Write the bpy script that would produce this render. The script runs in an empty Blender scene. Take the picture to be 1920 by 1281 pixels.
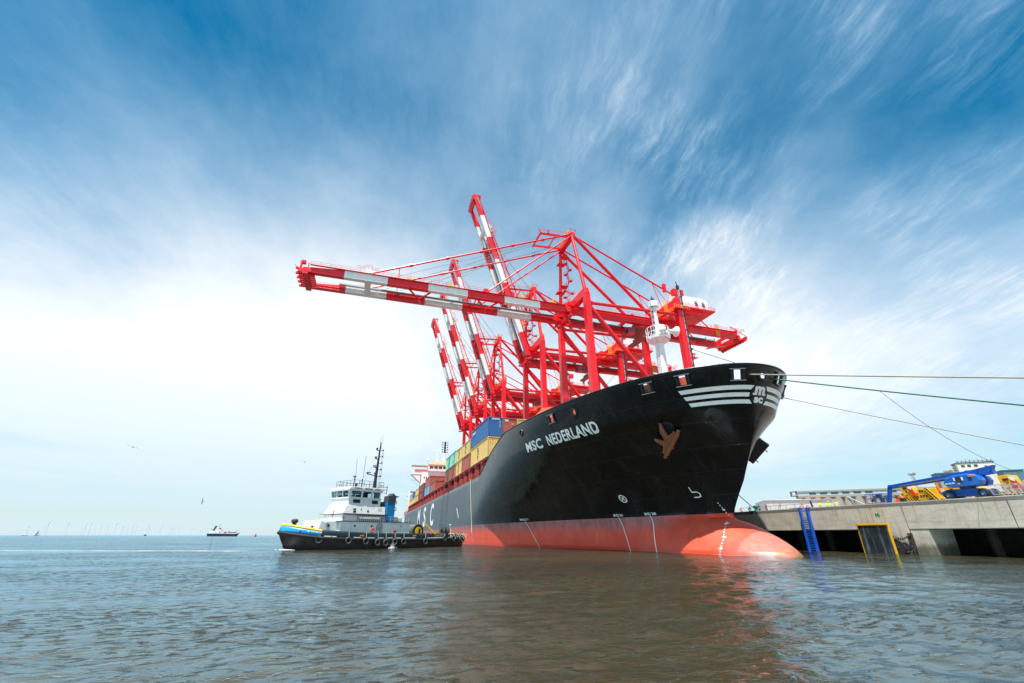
import bpy, bmesh, math, random
import numpy as np
from mathutils import Vector, Matrix
random.seed(7)
rad = math.radians

# ------------------------------------------------------------------ camera, sky, sun, exposure
HEAD = rad(17.5); PITCH = math.atan(363.2/805.0)
scene = bpy.context.scene
cam_data = bpy.data.cameras.new("camera"); cam = bpy.data.objects.new("camera", cam_data)
scene.collection.objects.link(cam)
cam_data.sensor_width = 36.0; cam_data.lens = 805.0/1920*36
cam_data.clip_start = 0.1; cam_data.clip_end = 60000
cam.location = (0, 0, 1.8)
cam.rotation_euler = (math.pi/2 + PITCH, 0, -HEAD)
scene.camera = cam
scene.view_settings.view_transform = 'Standard'
scene.view_settings.look = 'None'
scene.view_settings.gamma = 1.0
scene.view_settings.exposure = 0.68
scene.render.resolution_x = 1024; scene.render.resolution_y = 683
scene.cycles.max_bounces = 8
scene.cycles.use_denoising = True

SUN_DIR = Vector((-0.225, -0.29, 1.0)).normalized()      # towards the sun: behind the camera, to the left
SUN_EL = math.asin(SUN_DIR.z); SUN_AZ = math.atan2(SUN_DIR.x, SUN_DIR.y) % (2*math.pi)
sun_data = bpy.data.lights.new("sun", 'SUN'); sun = bpy.data.objects.new("sun", sun_data)
scene.collection.objects.link(sun)
sun_data.energy = 5.0; sun_data.angle = rad(0.53); sun_data.color = (1.0, 0.955, 0.88)
sun.rotation_euler = SUN_DIR.to_track_quat('Z', 'Y').to_euler()

def pixdir(px, py):
    """unit world direction of a point of the sky, for placing cloud banks"""
    R = Vector((math.cos(HEAD), -math.sin(HEAD), 0)); Fh = Vector((math.sin(HEAD), math.cos(HEAD), 0)); Z = Vector((0, 0, 1))
    F = Fh*math.cos(PITCH)+Z*math.sin(PITCH); U = Z*math.cos(PITCH)-Fh*math.sin(PITCH)
    return (F + R*((px-960)/805) + U*((640.5-py)/805)).normalized()

class NT:
    """tiny helper round a node tree"""
    def __init__(s, tree): s.t = tree; s.n = tree.nodes; s.l = tree.links
    def node(s, typ, **kw):
        nd = s.n.new(typ)
        for k, v in kw.items(): setattr(nd, k, v)
        return nd
    def put(s, sock, v):
        if isinstance(v, bpy.types.NodeSocket): s.l.new(v, sock)
        elif v is not None: sock.default_value = v
    def math(s, op, a, b=None, c=None, clamp=False):
        nd = s.node('ShaderNodeMath', operation=op); nd.use_clamp = clamp
        s.put(nd.inputs[0], a)
        if b is not None: s.put(nd.inputs[1], b)
        if c is not None: s.put(nd.inputs[2], c)
        return nd.outputs[0]
    def vmath(s, op, a, b=None, out=0):
        nd = s.node('ShaderNodeVectorMath', operation=op); s.put(nd.inputs[0], a)
        if b is not None: s.put(nd.inputs[1], b)
        return nd.outputs[out]
    def noise(s, vec, scale, detail=4, rough=0.55, dist=0.0, out='Fac'):
        nd = s.node('ShaderNodeTexNoise'); s.put(nd.inputs['Vector'], vec)
        nd.inputs['Scale'].default_value = scale; nd.inputs['Detail'].default_value = detail
        nd.inputs['Roughness'].default_value = rough; nd.inputs['Distortion'].default_value = dist
        return nd.outputs[out]
    def rng(s, v, a, b, c=0.0, d=1.0, smooth=False):
        nd = s.node('ShaderNodeMapRange'); nd.clamp = True
        if smooth: nd.interpolation_type = 'SMOOTHSTEP'
        s.put(nd.inputs['Value'], v)
        for k, x in zip(('From Min', 'From Max', 'To Min', 'To Max'), (a, b, c, d)): nd.inputs[k].default_value = x
        return nd.outputs[0]
    def mix(s, f, a, b, mode='MIX'):
        nd = s.node('ShaderNodeMix', data_type='RGBA', blend_type=mode)
        s.put(nd.inputs[0], f)
        for sock, v in ((nd.inputs[6], a), (nd.inputs[7], b)):
            if not isinstance(v, bpy.types.NodeSocket) and len(v) == 3: v = (*v, 1)
            s.put(sock, v)
        return nd.outputs[2]
    def mapping(s, vec, scale=(1, 1, 1), rot=(0, 0, 0), loc=(0, 0, 0)):
        nd = s.node('ShaderNodeMapping'); s.put(nd.inputs[0], vec)
        nd.inputs['Scale'].default_value = scale; nd.inputs['Rotation'].default_value = rot; nd.inputs['Location'].default_value = loc
        return nd.outputs[0]
    def bump(s, h, strength=0.3, dist=0.05, normal=None):
        nd = s.node('ShaderNodeBump'); s.put(nd.inputs['Height'], h)
        nd.inputs['Strength'].default_value = strength; nd.inputs['Distance'].default_value = dist
        if normal is not None: s.put(nd.inputs['Normal'], normal)
        return nd.outputs[0]

def build_world():
    w = bpy.data.worlds.new("World"); scene.world = w; w.use_nodes = True
    T = NT(w.node_tree)
    bg = T.n['Background']
    sky = T.node('ShaderNodeTexSky', sky_type='NISHITA', sun_disc=False, sun_elevation=SUN_EL, sun_rotation=SUN_AZ,
                 altitude=0, air_density=1.0, dust_density=0.3, ozone_density=3.0)
    d = T.node('ShaderNodeTexCoord').outputs['Generated']
    sep = T.node('ShaderNodeSeparateXYZ'); T.put(sep.inputs[0], d)
    z = T.math('MAXIMUM', sep.outputs[2], 0.0)
    # cloud sheet seen in perspective: project the view direction on a level plane, wind along the heading
    inv = T.math('DIVIDE', 1.0, T.math('ADD', z, 0.30))
    pv = T.node('ShaderNodeVectorMath', operation='SCALE'); T.put(pv.inputs[0], d); T.put(pv.inputs['Scale'], inv)
    flat = T.vmath('MULTIPLY', pv.outputs[0], (1, 1, 0))
    rot = T.mapping(flat, rot=(0, 0, HEAD+rad(-8)))
    wn = T.node('ShaderNodeVectorMath', operation='SCALE'); T.put(wn.inputs[0], T.noise(rot, 1.6, 5, 0.6, out='Color')); wn.inputs['Scale'].default_value = 0.20
    st = T.vmath('ADD', rot, wn.outputs[0])
    fine = T.noise(T.mapping(st, scale=(1.9, 1.1, 1), loc=(3.1, 1.7, 0)), 2.6, 12, 0.66, 0.2)
    wisps = T.noise(T.mapping(st, scale=(6.0, 1.4, 1), rot=(0, 0, rad(-16)), loc=(9.1, 4.2, 0)), 5.0, 13, 0.72, 0.15)
    wisps = T.math('POWER', T.rng(wisps, 0.36, 0.74), 1.6)
    broad = T.noise(T.mapping(st, scale=(1.6, 0.9, 1), loc=(1.2, 5.5, 0)), 1.3, 5, 0.5)
    patchy = T.rng(T.noise(T.mapping(rot, loc=(7, 2, 0)), 3.4, 3), 0.36, 0.66, smooth=True)
    cov = T.rng(z, 0.18, 0.66, 0.90, 0.10, smooth=True)
    cov = T.math('ADD', cov, T.math('MULTIPLY_ADD', broad, 0.34, -0.17))
    cov = T.math('ADD', cov, T.math('MULTIPLY_ADD', fine, 0.34, -0.17))
    rmask = T.rng(T.vmath('DOT_PRODUCT', d, tuple(pixdir(1480, 330)), out=1), math.cos(rad(38)), math.cos(rad(14)), 0.15, 1.0, smooth=True)
    cov = T.math('ADD', cov, T.math('MULTIPLY', T.math('MULTIPLY', T.math('MULTIPLY', wisps, patchy), rmask), 0.58))
    mott = T.noise(T.mapping(rot, scale=(1.3, 1.0, 1)), 5.5, 10, 0.62)
    cov = T.math('ADD', cov, T.math('MULTIPLY_ADD', mott, 0.34, -0.17))
    for (px, py, radius, amp) in LOBES:
        dv = pixdir(px, py)
        dot = T.vmath('DOT_PRODUCT', d, tuple(dv), out=1)
        cov = T.math('ADD', cov, T.rng(dot, math.cos(rad(radius)), 1.0, 0.0, amp, smooth=True))
    # low strata: thin level bars near the horizon
    bars = T.noise(T.mapping(d, scale=(1.2, 1.2, 26), loc=(0.3, 0, 0.4)), 1.6, 5, 0.5, 0.2)
    low = T.rng(z, 0.0, 0.24, 1.0, 0.0, smooth=True)
    cov_low = T.math('MULTIPLY_ADD', bars, 1.7, -0.22)
    nd = T.node('ShaderNodeMix', data_type='FLOAT'); T.put(nd.inputs[0], T.math('MULTIPLY', low, 0.62)); T.put(nd.inputs[2], cov); T.put(nd.inputs[3], cov_low)
    dens = T.rng(nd.outputs[0], -0.34, 1.0, 0.0, 1.0, smooth=False)
    # blue of the clear air: nishita, deepened a little
    hs = T.node('ShaderNodeHueSaturation'); hs.inputs['Saturation'].default_value = 2.25; hs.inputs['Value'].default_value = SKY_VAL
    hs.inputs['Hue'].default_value = 0.478
    T.put(hs.inputs['Color'], sky.outputs[0])
    cloud = T.mix(T.rng(z, 0.03, 0.32), (7.4, 9.3, 10.2), (11.6, 12.2, 12.7))
    cloud = T.mix(T.rng(dens, 0.15, 0.75), (6.2, 10.0, 13.2), cloud)      # thin ice veils scatter the blue behind them
    col = T.mix(T.math('MULTIPLY', dens, 0.97), hs.outputs[0], cloud)
    T.l.new(col, bg.inputs[0]); bg.inputs[1].default_value = 0.058
LOBES = [(420, 640, 32, 0.36), (200, 700, 34, 0.20), (1560, 600, 22, 0.30), (1330, 460, 6, 0.26), (1160, 400, 6, .16), (1220, 130, 8, .10), (760, 480, 18, 0.18),
         (0, 0, 40, -0.28), (520, 180, 26, -0.06), (1920, 0, 44, -0.28), (0, 400, 18, -0.20), (1920, 400, 20, -0.22), (1300, 330, 14, -.06), (1800, 900, 16, -0.34), (100, 940, 14, -.25)]
SKY_VAL = 1.42
build_world()

# ------------------------------------------------------------------ materials
MATS = {}
def mat(name, color, rough=0.5, metal=0.0, spec=0.5, noise=0.0, nscale=1.0, dirt=None, dirt_amt=0.0, bump=0.0, bscale=8.0, coat=0.0, streak=False):
    if name in MATS: return MATS[name]
    m = bpy.data.materials.new(name); m.use_nodes = True
    T = NT(m.node_tree); p = T.n['Principled BSDF']
    pos = T.node('ShaderNodeNewGeometry').outputs['Position']
    col = (*color, 1)
    if noise > 0:
        n = T.noise(pos, nscale, 5, 0.6)
        lo = tuple(c*(1-noise) for c in color); hi = tuple(min(1, c*(1+noise)) for c in color)
        col = T.mix(T.rng(n, 0.3, 0.7), lo, hi)
    if dirt is not None:
        sc = (1.2, 1.2, 0.12) if streak else (1, 1, 1)
        n2 = T.noise(T.mapping(pos, scale=sc), nscale*1.7, 6, 0.65)
        col = T.mix(T.math('MULTIPLY', T.rng(n2, 0.52, 0.72), dirt_amt), col, dirt)
    T.put(p.inputs['Base Color'], col)
    p.inputs['Roughness'].default_value = rough; p.inputs['Metallic'].default_value = metal
    p.inputs['Specular IOR Level'].default_value = spec; p.inputs['Coat Weight'].default_value = coat
    if noise > 0:
        T.put(p.inputs['Roughness'], T.rng(T.noise(pos, nscale*2.3, 3), 0.3, 0.7, max(0.02, rough-0.08), min(1, rough+0.12)))
    if bump > 0:
        T.put(p.inputs['Normal'], T.bump(T.noise(pos, bscale, 4), bump, 0.03))
    MATS[name] = m
    return m

RED = mat('crane_red', (0.76, 0.008, 0.016), 0.38, noise=0.10, nscale=0.35, dirt=(0.45, 0.012, 0.02), dirt_amt=0.35, streak=True)
CWHITE = mat('crane_white', (0.80, 0.80, 0.78), 0.45, noise=0.04, nscale=0.4, dirt=(0.5, 0.46, 0.42), dirt_amt=0.4, streak=True)
YEL = mat('safety_yellow', (0.80, 0.42, 0.012), 0.45, noise=0.08, nscale=1.5, dirt=(0.25, 0.14, 0.04), dirt_amt=0.3)
ORANGE = mat('orange_paint', (0.78, 0.16, 0.02), 0.45, noise=0.08, nscale=1.0)
DARK = mat('dark_steel', (0.03, 0.03, 0.035), 0.5, noise=0.2, nscale=2.0)
GREYST = mat('galvanised_steel', (0.42, 0.43, 0.44), 0.45, metal=0.4, noise=0.15, nscale=2.0)
WHITE = mat('white_paint', (0.80, 0.81, 0.80), 0.4, noise=0.04, nscale=0.8, dirt=(0.42, 0.34, 0.26), dirt_amt=0.35, streak=True)
BLACKP = mat('black_paint', (0.012, 0.013, 0.016), 0.32, noise=0.3, nscale=1.2, dirt=(0.06, 0.035, 0.02), dirt_amt=0.4, streak=True)
RUBBER = mat('black_rubber', (0.016, 0.016, 0.017), 0.6, noise=0.3, nscale=6)
ROPEM = mat('natural_rope', (0.38, 0.34, 0.26), 0.8, noise=0.2, nscale=14)
ROPEG = mat('green_rope', (0.03, 0.16, 0.10), 0.7, noise=0.2, nscale=14)
CABLE = mat('steel_cable', (0.16, 0.20, 0.24), 0.5, metal=0.3)
LETTER = mat('white_lettering', (0.86, 0.86, 0.82), 0.5, noise=0.06, nscale=2.0)
DECKRED = mat('deck_red', (0.34, 0.045, 0.035), 0.55, noise=0.2, nscale=0.9, dirt=(0.12, 0.03, 0.02), dirt_amt=0.5)
GLASS = mat('window_glass', (0.02, 0.045, 0.055), 0.06, spec=0.9)
RUST = mat('rusty_iron', (0.27, 0.095, 0.035), 0.85, noise=0.45, nscale=5.0, dirt=(0.09, 0.03, 0.015), dirt_amt=0.8, bump=0.5, bscale=9)
HIVIS = mat('hi_vis_yellow', (0.62, 0.80, 0.02), 0.7, noise=0.1, nscale=6)
HIVISO = mat('hi_vis_orange', (0.85, 0.13, 0.015), 0.7, noise=0.1, nscale=6)
SKIN = mat('skin', (0.50, 0.27, 0.18), 0.6)
NAVY = mat('navy_cloth', (0.018, 0.022, 0.04), 0.8, noise=0.2, nscale=8)

# ------------------------------------------------------------------ mesh helpers
COL = scene.collection
class MB:
    def __init__(s): s.v = []; s.f = []; s.m = []
    def add(s, vs, fs, mi=0):
        o = len(s.v); s.v += [tuple(v) for v in vs]; s.f += [tuple(o+i for i in f) for f in fs]; s.m += [mi]*len(fs); return s
    def box(s, c, d, mi=0, rot=None):
        cx, cy, cz = c; hx, hy, hz = d[0]/2, d[1]/2, d[2]/2
        vs = [Vector((x, y, z)) for z in (-hz, hz) for y in (-hy, hy) for x in (-hx, hx)]
        if rot is not None: vs = [rot @ v for v in vs]
        vs = [v+Vector(c) for v in vs]
        return s.add(vs, [(0, 2, 3, 1), (4, 5, 7, 6), (0, 1, 5, 4), (2, 6, 7, 3), (0, 4, 6, 2), (1, 3, 7, 5)], mi)
    def bar(s, p, q, w, h=None, mi=0, up=(0, 0, 1), w2=None, h2=None):
        h = h or w; w2 = w2 or w; h2 = h2 or h
        p, q = Vector(p), Vector(q); d = (q-p).normalized(); u = Vector(up)
        if abs(d.dot(u)) > 0.98: u = Vector((0, 1, 0))
        a = d.cross(u).normalized(); b = a.cross(d).normalized()
        vs = [o+a*sx*ww/2+b*sy*hh/2 for o, ww, hh in ((p, w, h), (q, w2, h2)) for sx, sy in ((-1, -1), (1, -1), (1, 1), (-1, 1))]
        return s.add(vs, [(3, 2, 1, 0), (4, 5, 6, 7), (0, 1, 5, 4), (1, 2, 6, 5), (2, 3, 7, 6), (3, 0, 4, 7)], mi)
    def tube(s, p, q, r, n=10, mi=0, r2=None, cap=True):
        p, q = Vector(p), Vector(q); r2 = r if r2 is None else r2
        d = (q-p).normalized(); u = Vector((0, 0, 1)) if abs(d.z) < 0.95 else Vector((0, 1, 0))
        a = d.cross(u).normalized(); b = a.cross(d)
        vs = [o+(a*math.cos(t)+b*math.sin(t))*rr for o, rr in ((p, r), (q, r2)) for t in [2*math.pi*i/n for i in range(n)]]
        fs = [(i, (i+1) % n, n+(i+1) % n, n+i) for i in range(n)]
        if cap: fs += [tuple(range(n))[::-1], tuple(range(n, 2*n))]
        return s.add(vs, fs, mi)
    def path(s, pts, r, n=6, mi=0):
        for a, b in zip(pts, pts[1:]): s.tube(a, b, r, n, mi)
        return s
    def lathe(s, c, prof, n=20, mi=0, axis='Z'):
        """prof: list of (radius, height)"""
        vs = []
        for r, h in prof:
            for i in range(n):
                t = 2*math.pi*i/n; x, y = r*math.cos(t), r*math.sin(t)
                v = (x, y, h) if axis == 'Z' else ((h, x, y) if axis == 'X' else (x, h, y))
                vs.append((c[0]+v[0], c[1]+v[1], c[2]+v[2]))
        fs = [(j*n+i, j*n+(i+1) % n, (j+1)*n+(i+1) % n, (j+1)*n+i) for j in range(len(prof)-1) for i in range(n)]
        return s.add(vs, fs, mi)
    def torus(s, c, R, r, n=24, k=10, mi=0, mtx=None):
        vs = []
        for i in range(n):
            t = 2*math.pi*i/n
            for j in range(k):
                u = 2*math.pi*j/k
                v = Vector(((R+r*math.cos(u))*math.cos(t), r*math.sin(u), (R+r*math.cos(u))*math.sin(t)))
                if mtx is not None: v = mtx @ v
                vs.append(v+Vector(c))
        fs = [(i*k+j, ((i+1) % n)*k+j, ((i+1) % n)*k+(j+1) % k, i*k+(j+1) % k) for i in range(n) for j in range(k)]
        return s.add(vs, fs, mi)
    def sphere(s, c, r, n=12, mi=0, sc=(1, 1, 1)):
        prof = [(math.sin(math.pi*j/8)*r, -math.cos(math.pi*j/8)*r) for j in range(9)]
        vs = [(c[0]+p*math.cos(2*math.pi*i/n)*sc[0], c[1]+p*math.sin(2*math.pi*i/n)*sc[1], c[2]+h*sc[2]) for p, h in prof for i in range(n)]
        fs = [(j*n+i, j*n+(i+1) % n, (j+1)*n+(i+1) % n, (j+1)*n+i) for j in range(8) for i in range(n)]
        return s.add(vs, fs, mi)
    def prism(s, poly, a, b, mi=0, axis='Y'):
        """poly 2-D outline extruded between a and b along axis"""
        n = len(poly)
        def P(u, v, w): return (u, w, v) if axis == 'Y' else ((w, u, v) if axis == 'X' else (u, v, w))
        vs = [P(u, v, a) for u, v in poly]+[P(u, v, b) for u, v in poly]
        return s.add(vs, [tuple(range(n)), tuple(range(n, 2*n))[::-1]]+[(i, n+i, n+(i+1) % n, (i+1) % n) for i in range(n)], mi)
    def build(s, name, mats, parent=None, loc=None, smooth=False, bevel=0, solid=0, angle=40):
        me = bpy.data.meshes.new(name); me.from_pydata(s.v, [], s.f); me.validate()
        for m in (mats if isinstance(mats, (list, tuple)) else [mats]): me.materials.append(m)
        if len(set(s.m)) > 1:
            if len(me.polygons) == len(s.m): me.polygons.foreach_set('material_index', s.m)
        bm = bmesh.new(); bm.from_mesh(me); bmesh.ops.recalc_face_normals(bm, faces=bm.faces); bm.to_mesh(me); bm.free()
        if smooth:
            me.polygons.foreach_set('use_smooth', [True]*len(me.polygons))
            try: me.set_sharp_from_angle(angle=rad(angle))
            except Exception: pass
        o = bpy.data.objects.new(name, me); COL.objects.link(o)
        if parent is not None: o.parent = parent
        if loc is not None: o.location = loc
        if bevel > 0:
            b = o.modifiers.new('bevel', 'BEVEL'); b.width = bevel; b.segments = 2; b.limit_method = 'ANGLE'; b.angle_limit = rad(50)
        if solid != 0:
            b = o.modifiers.new('solid', 'SOLIDIFY'); b.thickness = abs(solid); b.offset = -1 if solid > 0 else 1
        return o
def thing(name, label, cat, loc=(0, 0, 0), rotz=0, group=None):
    o = bpy.data.objects.new(name, None); COL.objects.link(o); o.location = loc; o.rotation_euler = (0, 0, rotz)
    o.empty_display_size = 0.5
    return tag(o, label, cat, group)
def tag(o, label=None, cat=None, group=None, kind=None):
    if label: o['label'] = label
    if cat: o['category'] = cat
    if group: o['group'] = group
    if kind: o['kind'] = kind
    return o
def copy_tree(o, parent=None):
    c = o.copy(); COL.objects.link(c)
    if parent is not None: c.parent = parent
    for ch in list(o.children): copy_tree(ch, c)
    return c
def text_polys(s, size, bold=0.0, shear=0.0, sx=1.0, space=1.0, sub=0.0):
    """flat triangles of a text, x along the line, y up, origin at its lower left"""
    cu = bpy.data.curves.new('t', 'FONT'); cu.body = s; cu.size = size; cu.offset = bold; cu.space_character = space; cu.shear = shear
    cu.resolution_u = 4
    ob = bpy.data.objects.new('t', cu); COL.objects.link(ob)
    dg = bpy.context.evaluated_depsgraph_get(); me = bpy.data.meshes.new_from_object(ob.evaluated_get(dg))
    bm = bmesh.new(); bm.from_mesh(me); bmesh.ops.triangulate(bm, faces=bm.faces)
    if sub > 0:
        for _ in range(4):
            es = [e for e in bm.edges if e.calc_length() > sub]
            if not es: break
            bmesh.ops.subdivide_edges(bm, edges=es, cuts=1); bmesh.ops.triangulate(bm, faces=bm.faces)
    bm.verts.ensure_lookup_table()
    vs = [(v.co.x*sx, v.co.y) for v in bm.verts]; fs = [tuple(v.index for v in f.verts) for f in bm.faces]
    bm.free(); bpy.data.objects.remove(ob); bpy.data.curves.remove(cu); bpy.data.meshes.remove(me)
    return vs, fs
def text_on(s, size, f, mb=None, thick=0, **kw):
    """lay a text with f(x, y) -> 3-D point"""
    vs, fs = text_polys(s, size, **kw); mb = mb or MB()
    mb.add([f(x, y) for x, y in vs], fs); return mb
# ------------------------------------------------------------------ water
def build_water():
    # polar sheet round the viewpoint: fine where waves can be seen, reaching the horizon
    nr, na = 620, 1500
    r = np.concatenate([np.geomspace(0.6, 170, nr-26), np.geomspace(185, 45000, 26)])
    # angular density: fine ahead, coarse behind
    fa = np.linspace(-rad(66), rad(66), 1260); ba = np.linspace(rad(66), 2*math.pi-rad(66), na-1260+2)[1:-1]
    th = np.concatenate([fa, ba]); na = len(th)
    ang = th+HEAD
    X = np.outer(r, np.sin(ang)); Y = np.outer(r, np.cos(ang)); Z = np.zeros_like(X)
    cell = np.gradient(r)[:, None]
    rng = np.random.RandomState(3)
    amp_patch = 0.75+0.35*np.sin(X*0.045+1.1)*np.sin(Y*0.037+0.3)+0.2*np.sin(X*0.11-Y*0.06)
    for i in range(64):
        lam = 0.34*1.062**i*1.0 if i < 50 else 6.5*(1+0.25*(i-50))
        k = 2*math.pi/lam
        a = rng.normal(rad(18), rad(42)) if lam < 4 else rng.normal(rad(30), rad(22))
        amp = 0.0065*lam**0.85 if lam < 2.5 else 0.0115*lam**0.35*0.6
        fade = np.clip((lam/cell-2.5)/3.0, 0, 1)*(1.0 if lam < 1.6 else 0.6)
        ph = (X*math.sin(a)+Y*math.cos(a))*k+rng.uniform(0, 6.28)+0.6*np.sin((X*math.cos(a)-Y*math.sin(a))*k*0.35+i)
        w = np.sin(ph)
        Z += amp*0.62*fade*amp_patch*(w+0.25*(w*w-0.5))
    Z *= np.clip(1.2-r[:, None]/260, 0.0, 1)
    n = nr*na
    co = np.stack([X, Y, Z], -1).reshape(-1, 3)
    i = np.arange(nr-1)[:, None]*na; j = np.arange(na)[None, :]; j2 = (j+1) % na
    quads = np.stack([i+j, i+j2, i+na+j2, i+na+j], -1).reshape(-1, 4)[:, ::-1]
    # centre cap
    co = np.vstack([co, [[0, 0, 0]]])
    tri = np.stack([np.full(na, n), (np.arange(na)+1) % na, np.arange(na)], -1)[:, ::-1]
    me = bpy.data.meshes.new('water')
    me.vertices.add(len(co)); me.vertices.foreach_set('co', co.ravel())
    loops = np.concatenate([quads.ravel(), tri.ravel()]); me.loops.add(len(loops)); me.loops.foreach_set('vertex_index', loops)
    starts = np.concatenate([np.arange(len(quads))*4, len(quads)*4+np.arange(len(tri))*3])
    me.polygons.add(len(starts)); me.polygons.foreach_set('loop_start', starts)
    me.polygons.foreach_set('use_smooth', np.ones(len(starts), bool))
    me.update(); me.validate()
    bm_n = me.polygons[0].normal
    if bm_n.z < 0: me.flip_normals()
    m = bpy.data.materials.new('estuary_water'); m.use_nodes = True
    T = NT(m.node_tree); p = T.n['Principled BSDF']
    pos = T.node('ShaderNodeNewGeometry').outputs['Position']
    big = T.noise(T.mapping(pos, scale=(0.035, 0.07, 1), rot=(0, 0, rad(-20))), 1.0, 5, 0.6)
    silt = T.mix(T.rng(big, 0.35, 0.65), (0.038, 0.033, 0.016), (0.064, 0.053, 0.026))
    # foam of the tide line and the wash near the tug
    sep = T.node('ShaderNodeSeparateXYZ'); T.put(sep.inputs[0], pos)
    dist = T.vmath('LENGTH', pos, out=1)
    foamn = T.noise(T.mapping(pos, scale=(0.25, 0.9, 1), rot=(0, 0, rad(17))), 1.4, 8, 0.72, 0.6)
    line = T.math('ADD', T.math('MULTIPLY', sep.outputs[0], 0.29), sep.outputs[1])      # distance along the heading
    line = T.math('ADD', line, T.math('MULTIPLY', T.noise(T.mapping(pos, scale=(0.02, 0.02, 1)), 1.0, 2), 16.0))
    def band(c, w): return T.rng(T.math('ABSOLUTE', T.math('SUBTRACT', line, c)), 0.0, w, 1.0, 0.0, smooth=True)
    left = T.rng(sep.outputs[0], -16.0, -6.0, 1.0, 0.0)
    bands = T.math('MULTIPLY', T.math('ADD', T.math('MULTIPLY', band(71.5, 4.5), 0.30), T.math('MULTIPLY', band(168.0, 26.0), 0.20)), left)
    foam = T.math('MULTIPLY', T.rng(T.math('ADD', foamn, bands), 0.70, 0.86), T.rng(bands, 0.0, 0.04))
    # ripples too small for the mesh: fine chop plus sparse steeper wavelets, in patches with slicks between
    rip = T.mapping(pos, scale=(1.0, 2.0, 1), rot=(0, 0, rad(-14)))
    patch = T.rng(T.noise(T.mapping(pos, scale=(0.05, 0.12, 1), rot=(0, 0, rad(-10))), 1.0, 4, 0.6), 0.36, 0.64, 0.12, 1.0, smooth=True)
    hump = T.rng(T.noise(rip, 2.6, 4, 0.55, 0.3), 0.53, 0.76, smooth=True)
    chop = T.noise(rip, 8.0, 3, 0.5, 0.2)
    b1 = T.node('ShaderNodeBump'); T.put(b1.inputs['Height'], T.math('ADD', T.math('MULTIPLY', hump, 1.0), T.math('MULTIPLY', chop, 0.16))); b1.inputs['Distance'].default_value = 0.15
    T.put(b1.inputs['Strength'], T.math('MULTIPLY', patch, T.rng(dist, 5, 200, 1.0, 0.7)))
    b2 = T.node('ShaderNodeBump'); T.put(b2.inputs['Height'], T.noise(T.mapping(pos, scale=(0.35, 1.1, 1), rot=(0, 0, rad(-24))), 0.8, 4, 0.6, 0.2)); b2.inputs['Distance'].default_value = 0.22
    T.put(b2.inputs['Strength'], T.rng(dist, 30, 500, 0.25, 0.9)); T.put(b2.inputs['Normal'], b1.outputs[0])
    nrm = b2.outputs[0]
    T.put(p.inputs['Base Color'], T.mix(foam, silt, (0.62, 0.58, 0.52))); p.inputs['Specular IOR Level'].default_value = 0.0; p.inputs['Roughness'].default_value = 0.9
    T.put(p.inputs['Normal'], nrm)
    gl = T.node('ShaderNodeBsdfGlossy'); gl.inputs['Color'].default_value = (0.56, 0.83, 1.0, 1); T.put(gl.inputs['Roughness'], T.rng(dist, 20, 500, 0.03, 0.16)); T.put(gl.inputs['Normal'], nrm)  # blue put into the reflection colour to deepen the mirrored sky
    fr = T.node('ShaderNodeFresnel'); fr.inputs['IOR'].default_value = 1.48; T.put(fr.inputs['Normal'], nrm)
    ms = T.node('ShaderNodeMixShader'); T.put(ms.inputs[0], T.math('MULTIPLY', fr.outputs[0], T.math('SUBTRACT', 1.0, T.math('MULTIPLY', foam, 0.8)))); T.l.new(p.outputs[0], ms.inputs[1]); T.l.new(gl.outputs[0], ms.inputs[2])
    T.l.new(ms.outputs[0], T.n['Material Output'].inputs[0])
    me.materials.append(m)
    o = bpy.data.objects.new('water', me); COL.objects.link(o); tag(o, kind='structure')
build_water()

# ------------------------------------------------------------------ ship hull shape
XC, HB = 37.6, 16.1
def lerp(tab, x):
    if x <= tab[0][0]: return tab[0][1]
    for (a, b), (c, d) in zip(tab, tab[1:]):
        if x <= c: return b+(d-b)*(x-a)/(c-a)
    return tab[-1][1]
STEM = [(-3, 41.8), (0, 41.4), (3, 40.9), (3.8, 40.3), (5.6, 39.0), (7.1, 37.8), (9.65, 36.3), (12.15, 34.9), (15.1, 33.5), (16.8, 32.5), (18, 32.0), (19, 31.6)]
BT = [(33.3, 0.02), (33.9, .45), (34.7, .97), (36.3, 1.74), (38.7, 2.84), (40, 3.3), (44, 3.9), (60, 4.2)]
BTI = [(-3, 34.4), (-1.2, 33.5), (0.02, 33.3), (.45, 33.9), (.97, 34.7), (1.74, 36.3), (2.84, 38.7), (3.3, 40.0), (3.8, 40.3)]
def ystem(z): return lerp(STEM, z)
def ystart(z): return min(ystem(z), lerp(BTI, z)) if z < 3.8 else ystem(z)
def hb(Y, z):
    ys = ystem(z); a = 0.0
    if Y > ys:
        w = min(1, max(0, (z-4)/14))**1.25
        L = 58-13*w; e = 1.4+0.98*w; q = 1-0.5*min(1, max(0, (z-4)/10.0))**1.5
        t = min(1, (Y-ys)/L); a = HB*max(0, 1-(1-t)**e)**q
    b = 0.0
    if 33.2 < Y < 62:
        top = lerp(BT, Y); c = -1.6
        if z < top:
            wm = lerp([(33.2, 0.0), (33.6, 1.2), (34.5, 2.4), (36, 3.6), (38.5, 4.7), (42, 5.3), (50, 4.5), (62, 0)], Y)
            k = max(0, (z-c)/(top-c)); b = wm*math.sqrt(max(0, 1-k*k))
    if b <= 0: r = a
    elif a <= 0: r = b
    else: r = (a**3+b**3)**(1/3)
    if Y > 268:                                             # stern tucks in
        u = (Y-268)/27; r *= 1-0.10*u*u-(0.55*u if z < 3 else 0.0)*u
    return r
def ztop(Y): return lerp([(31, 18), (60, 18.1), (72.5, 18.3), (76.3, 17.6), (82, 16.2), (90, 13.3), (92, 13), (400, 13)], Y)
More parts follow.
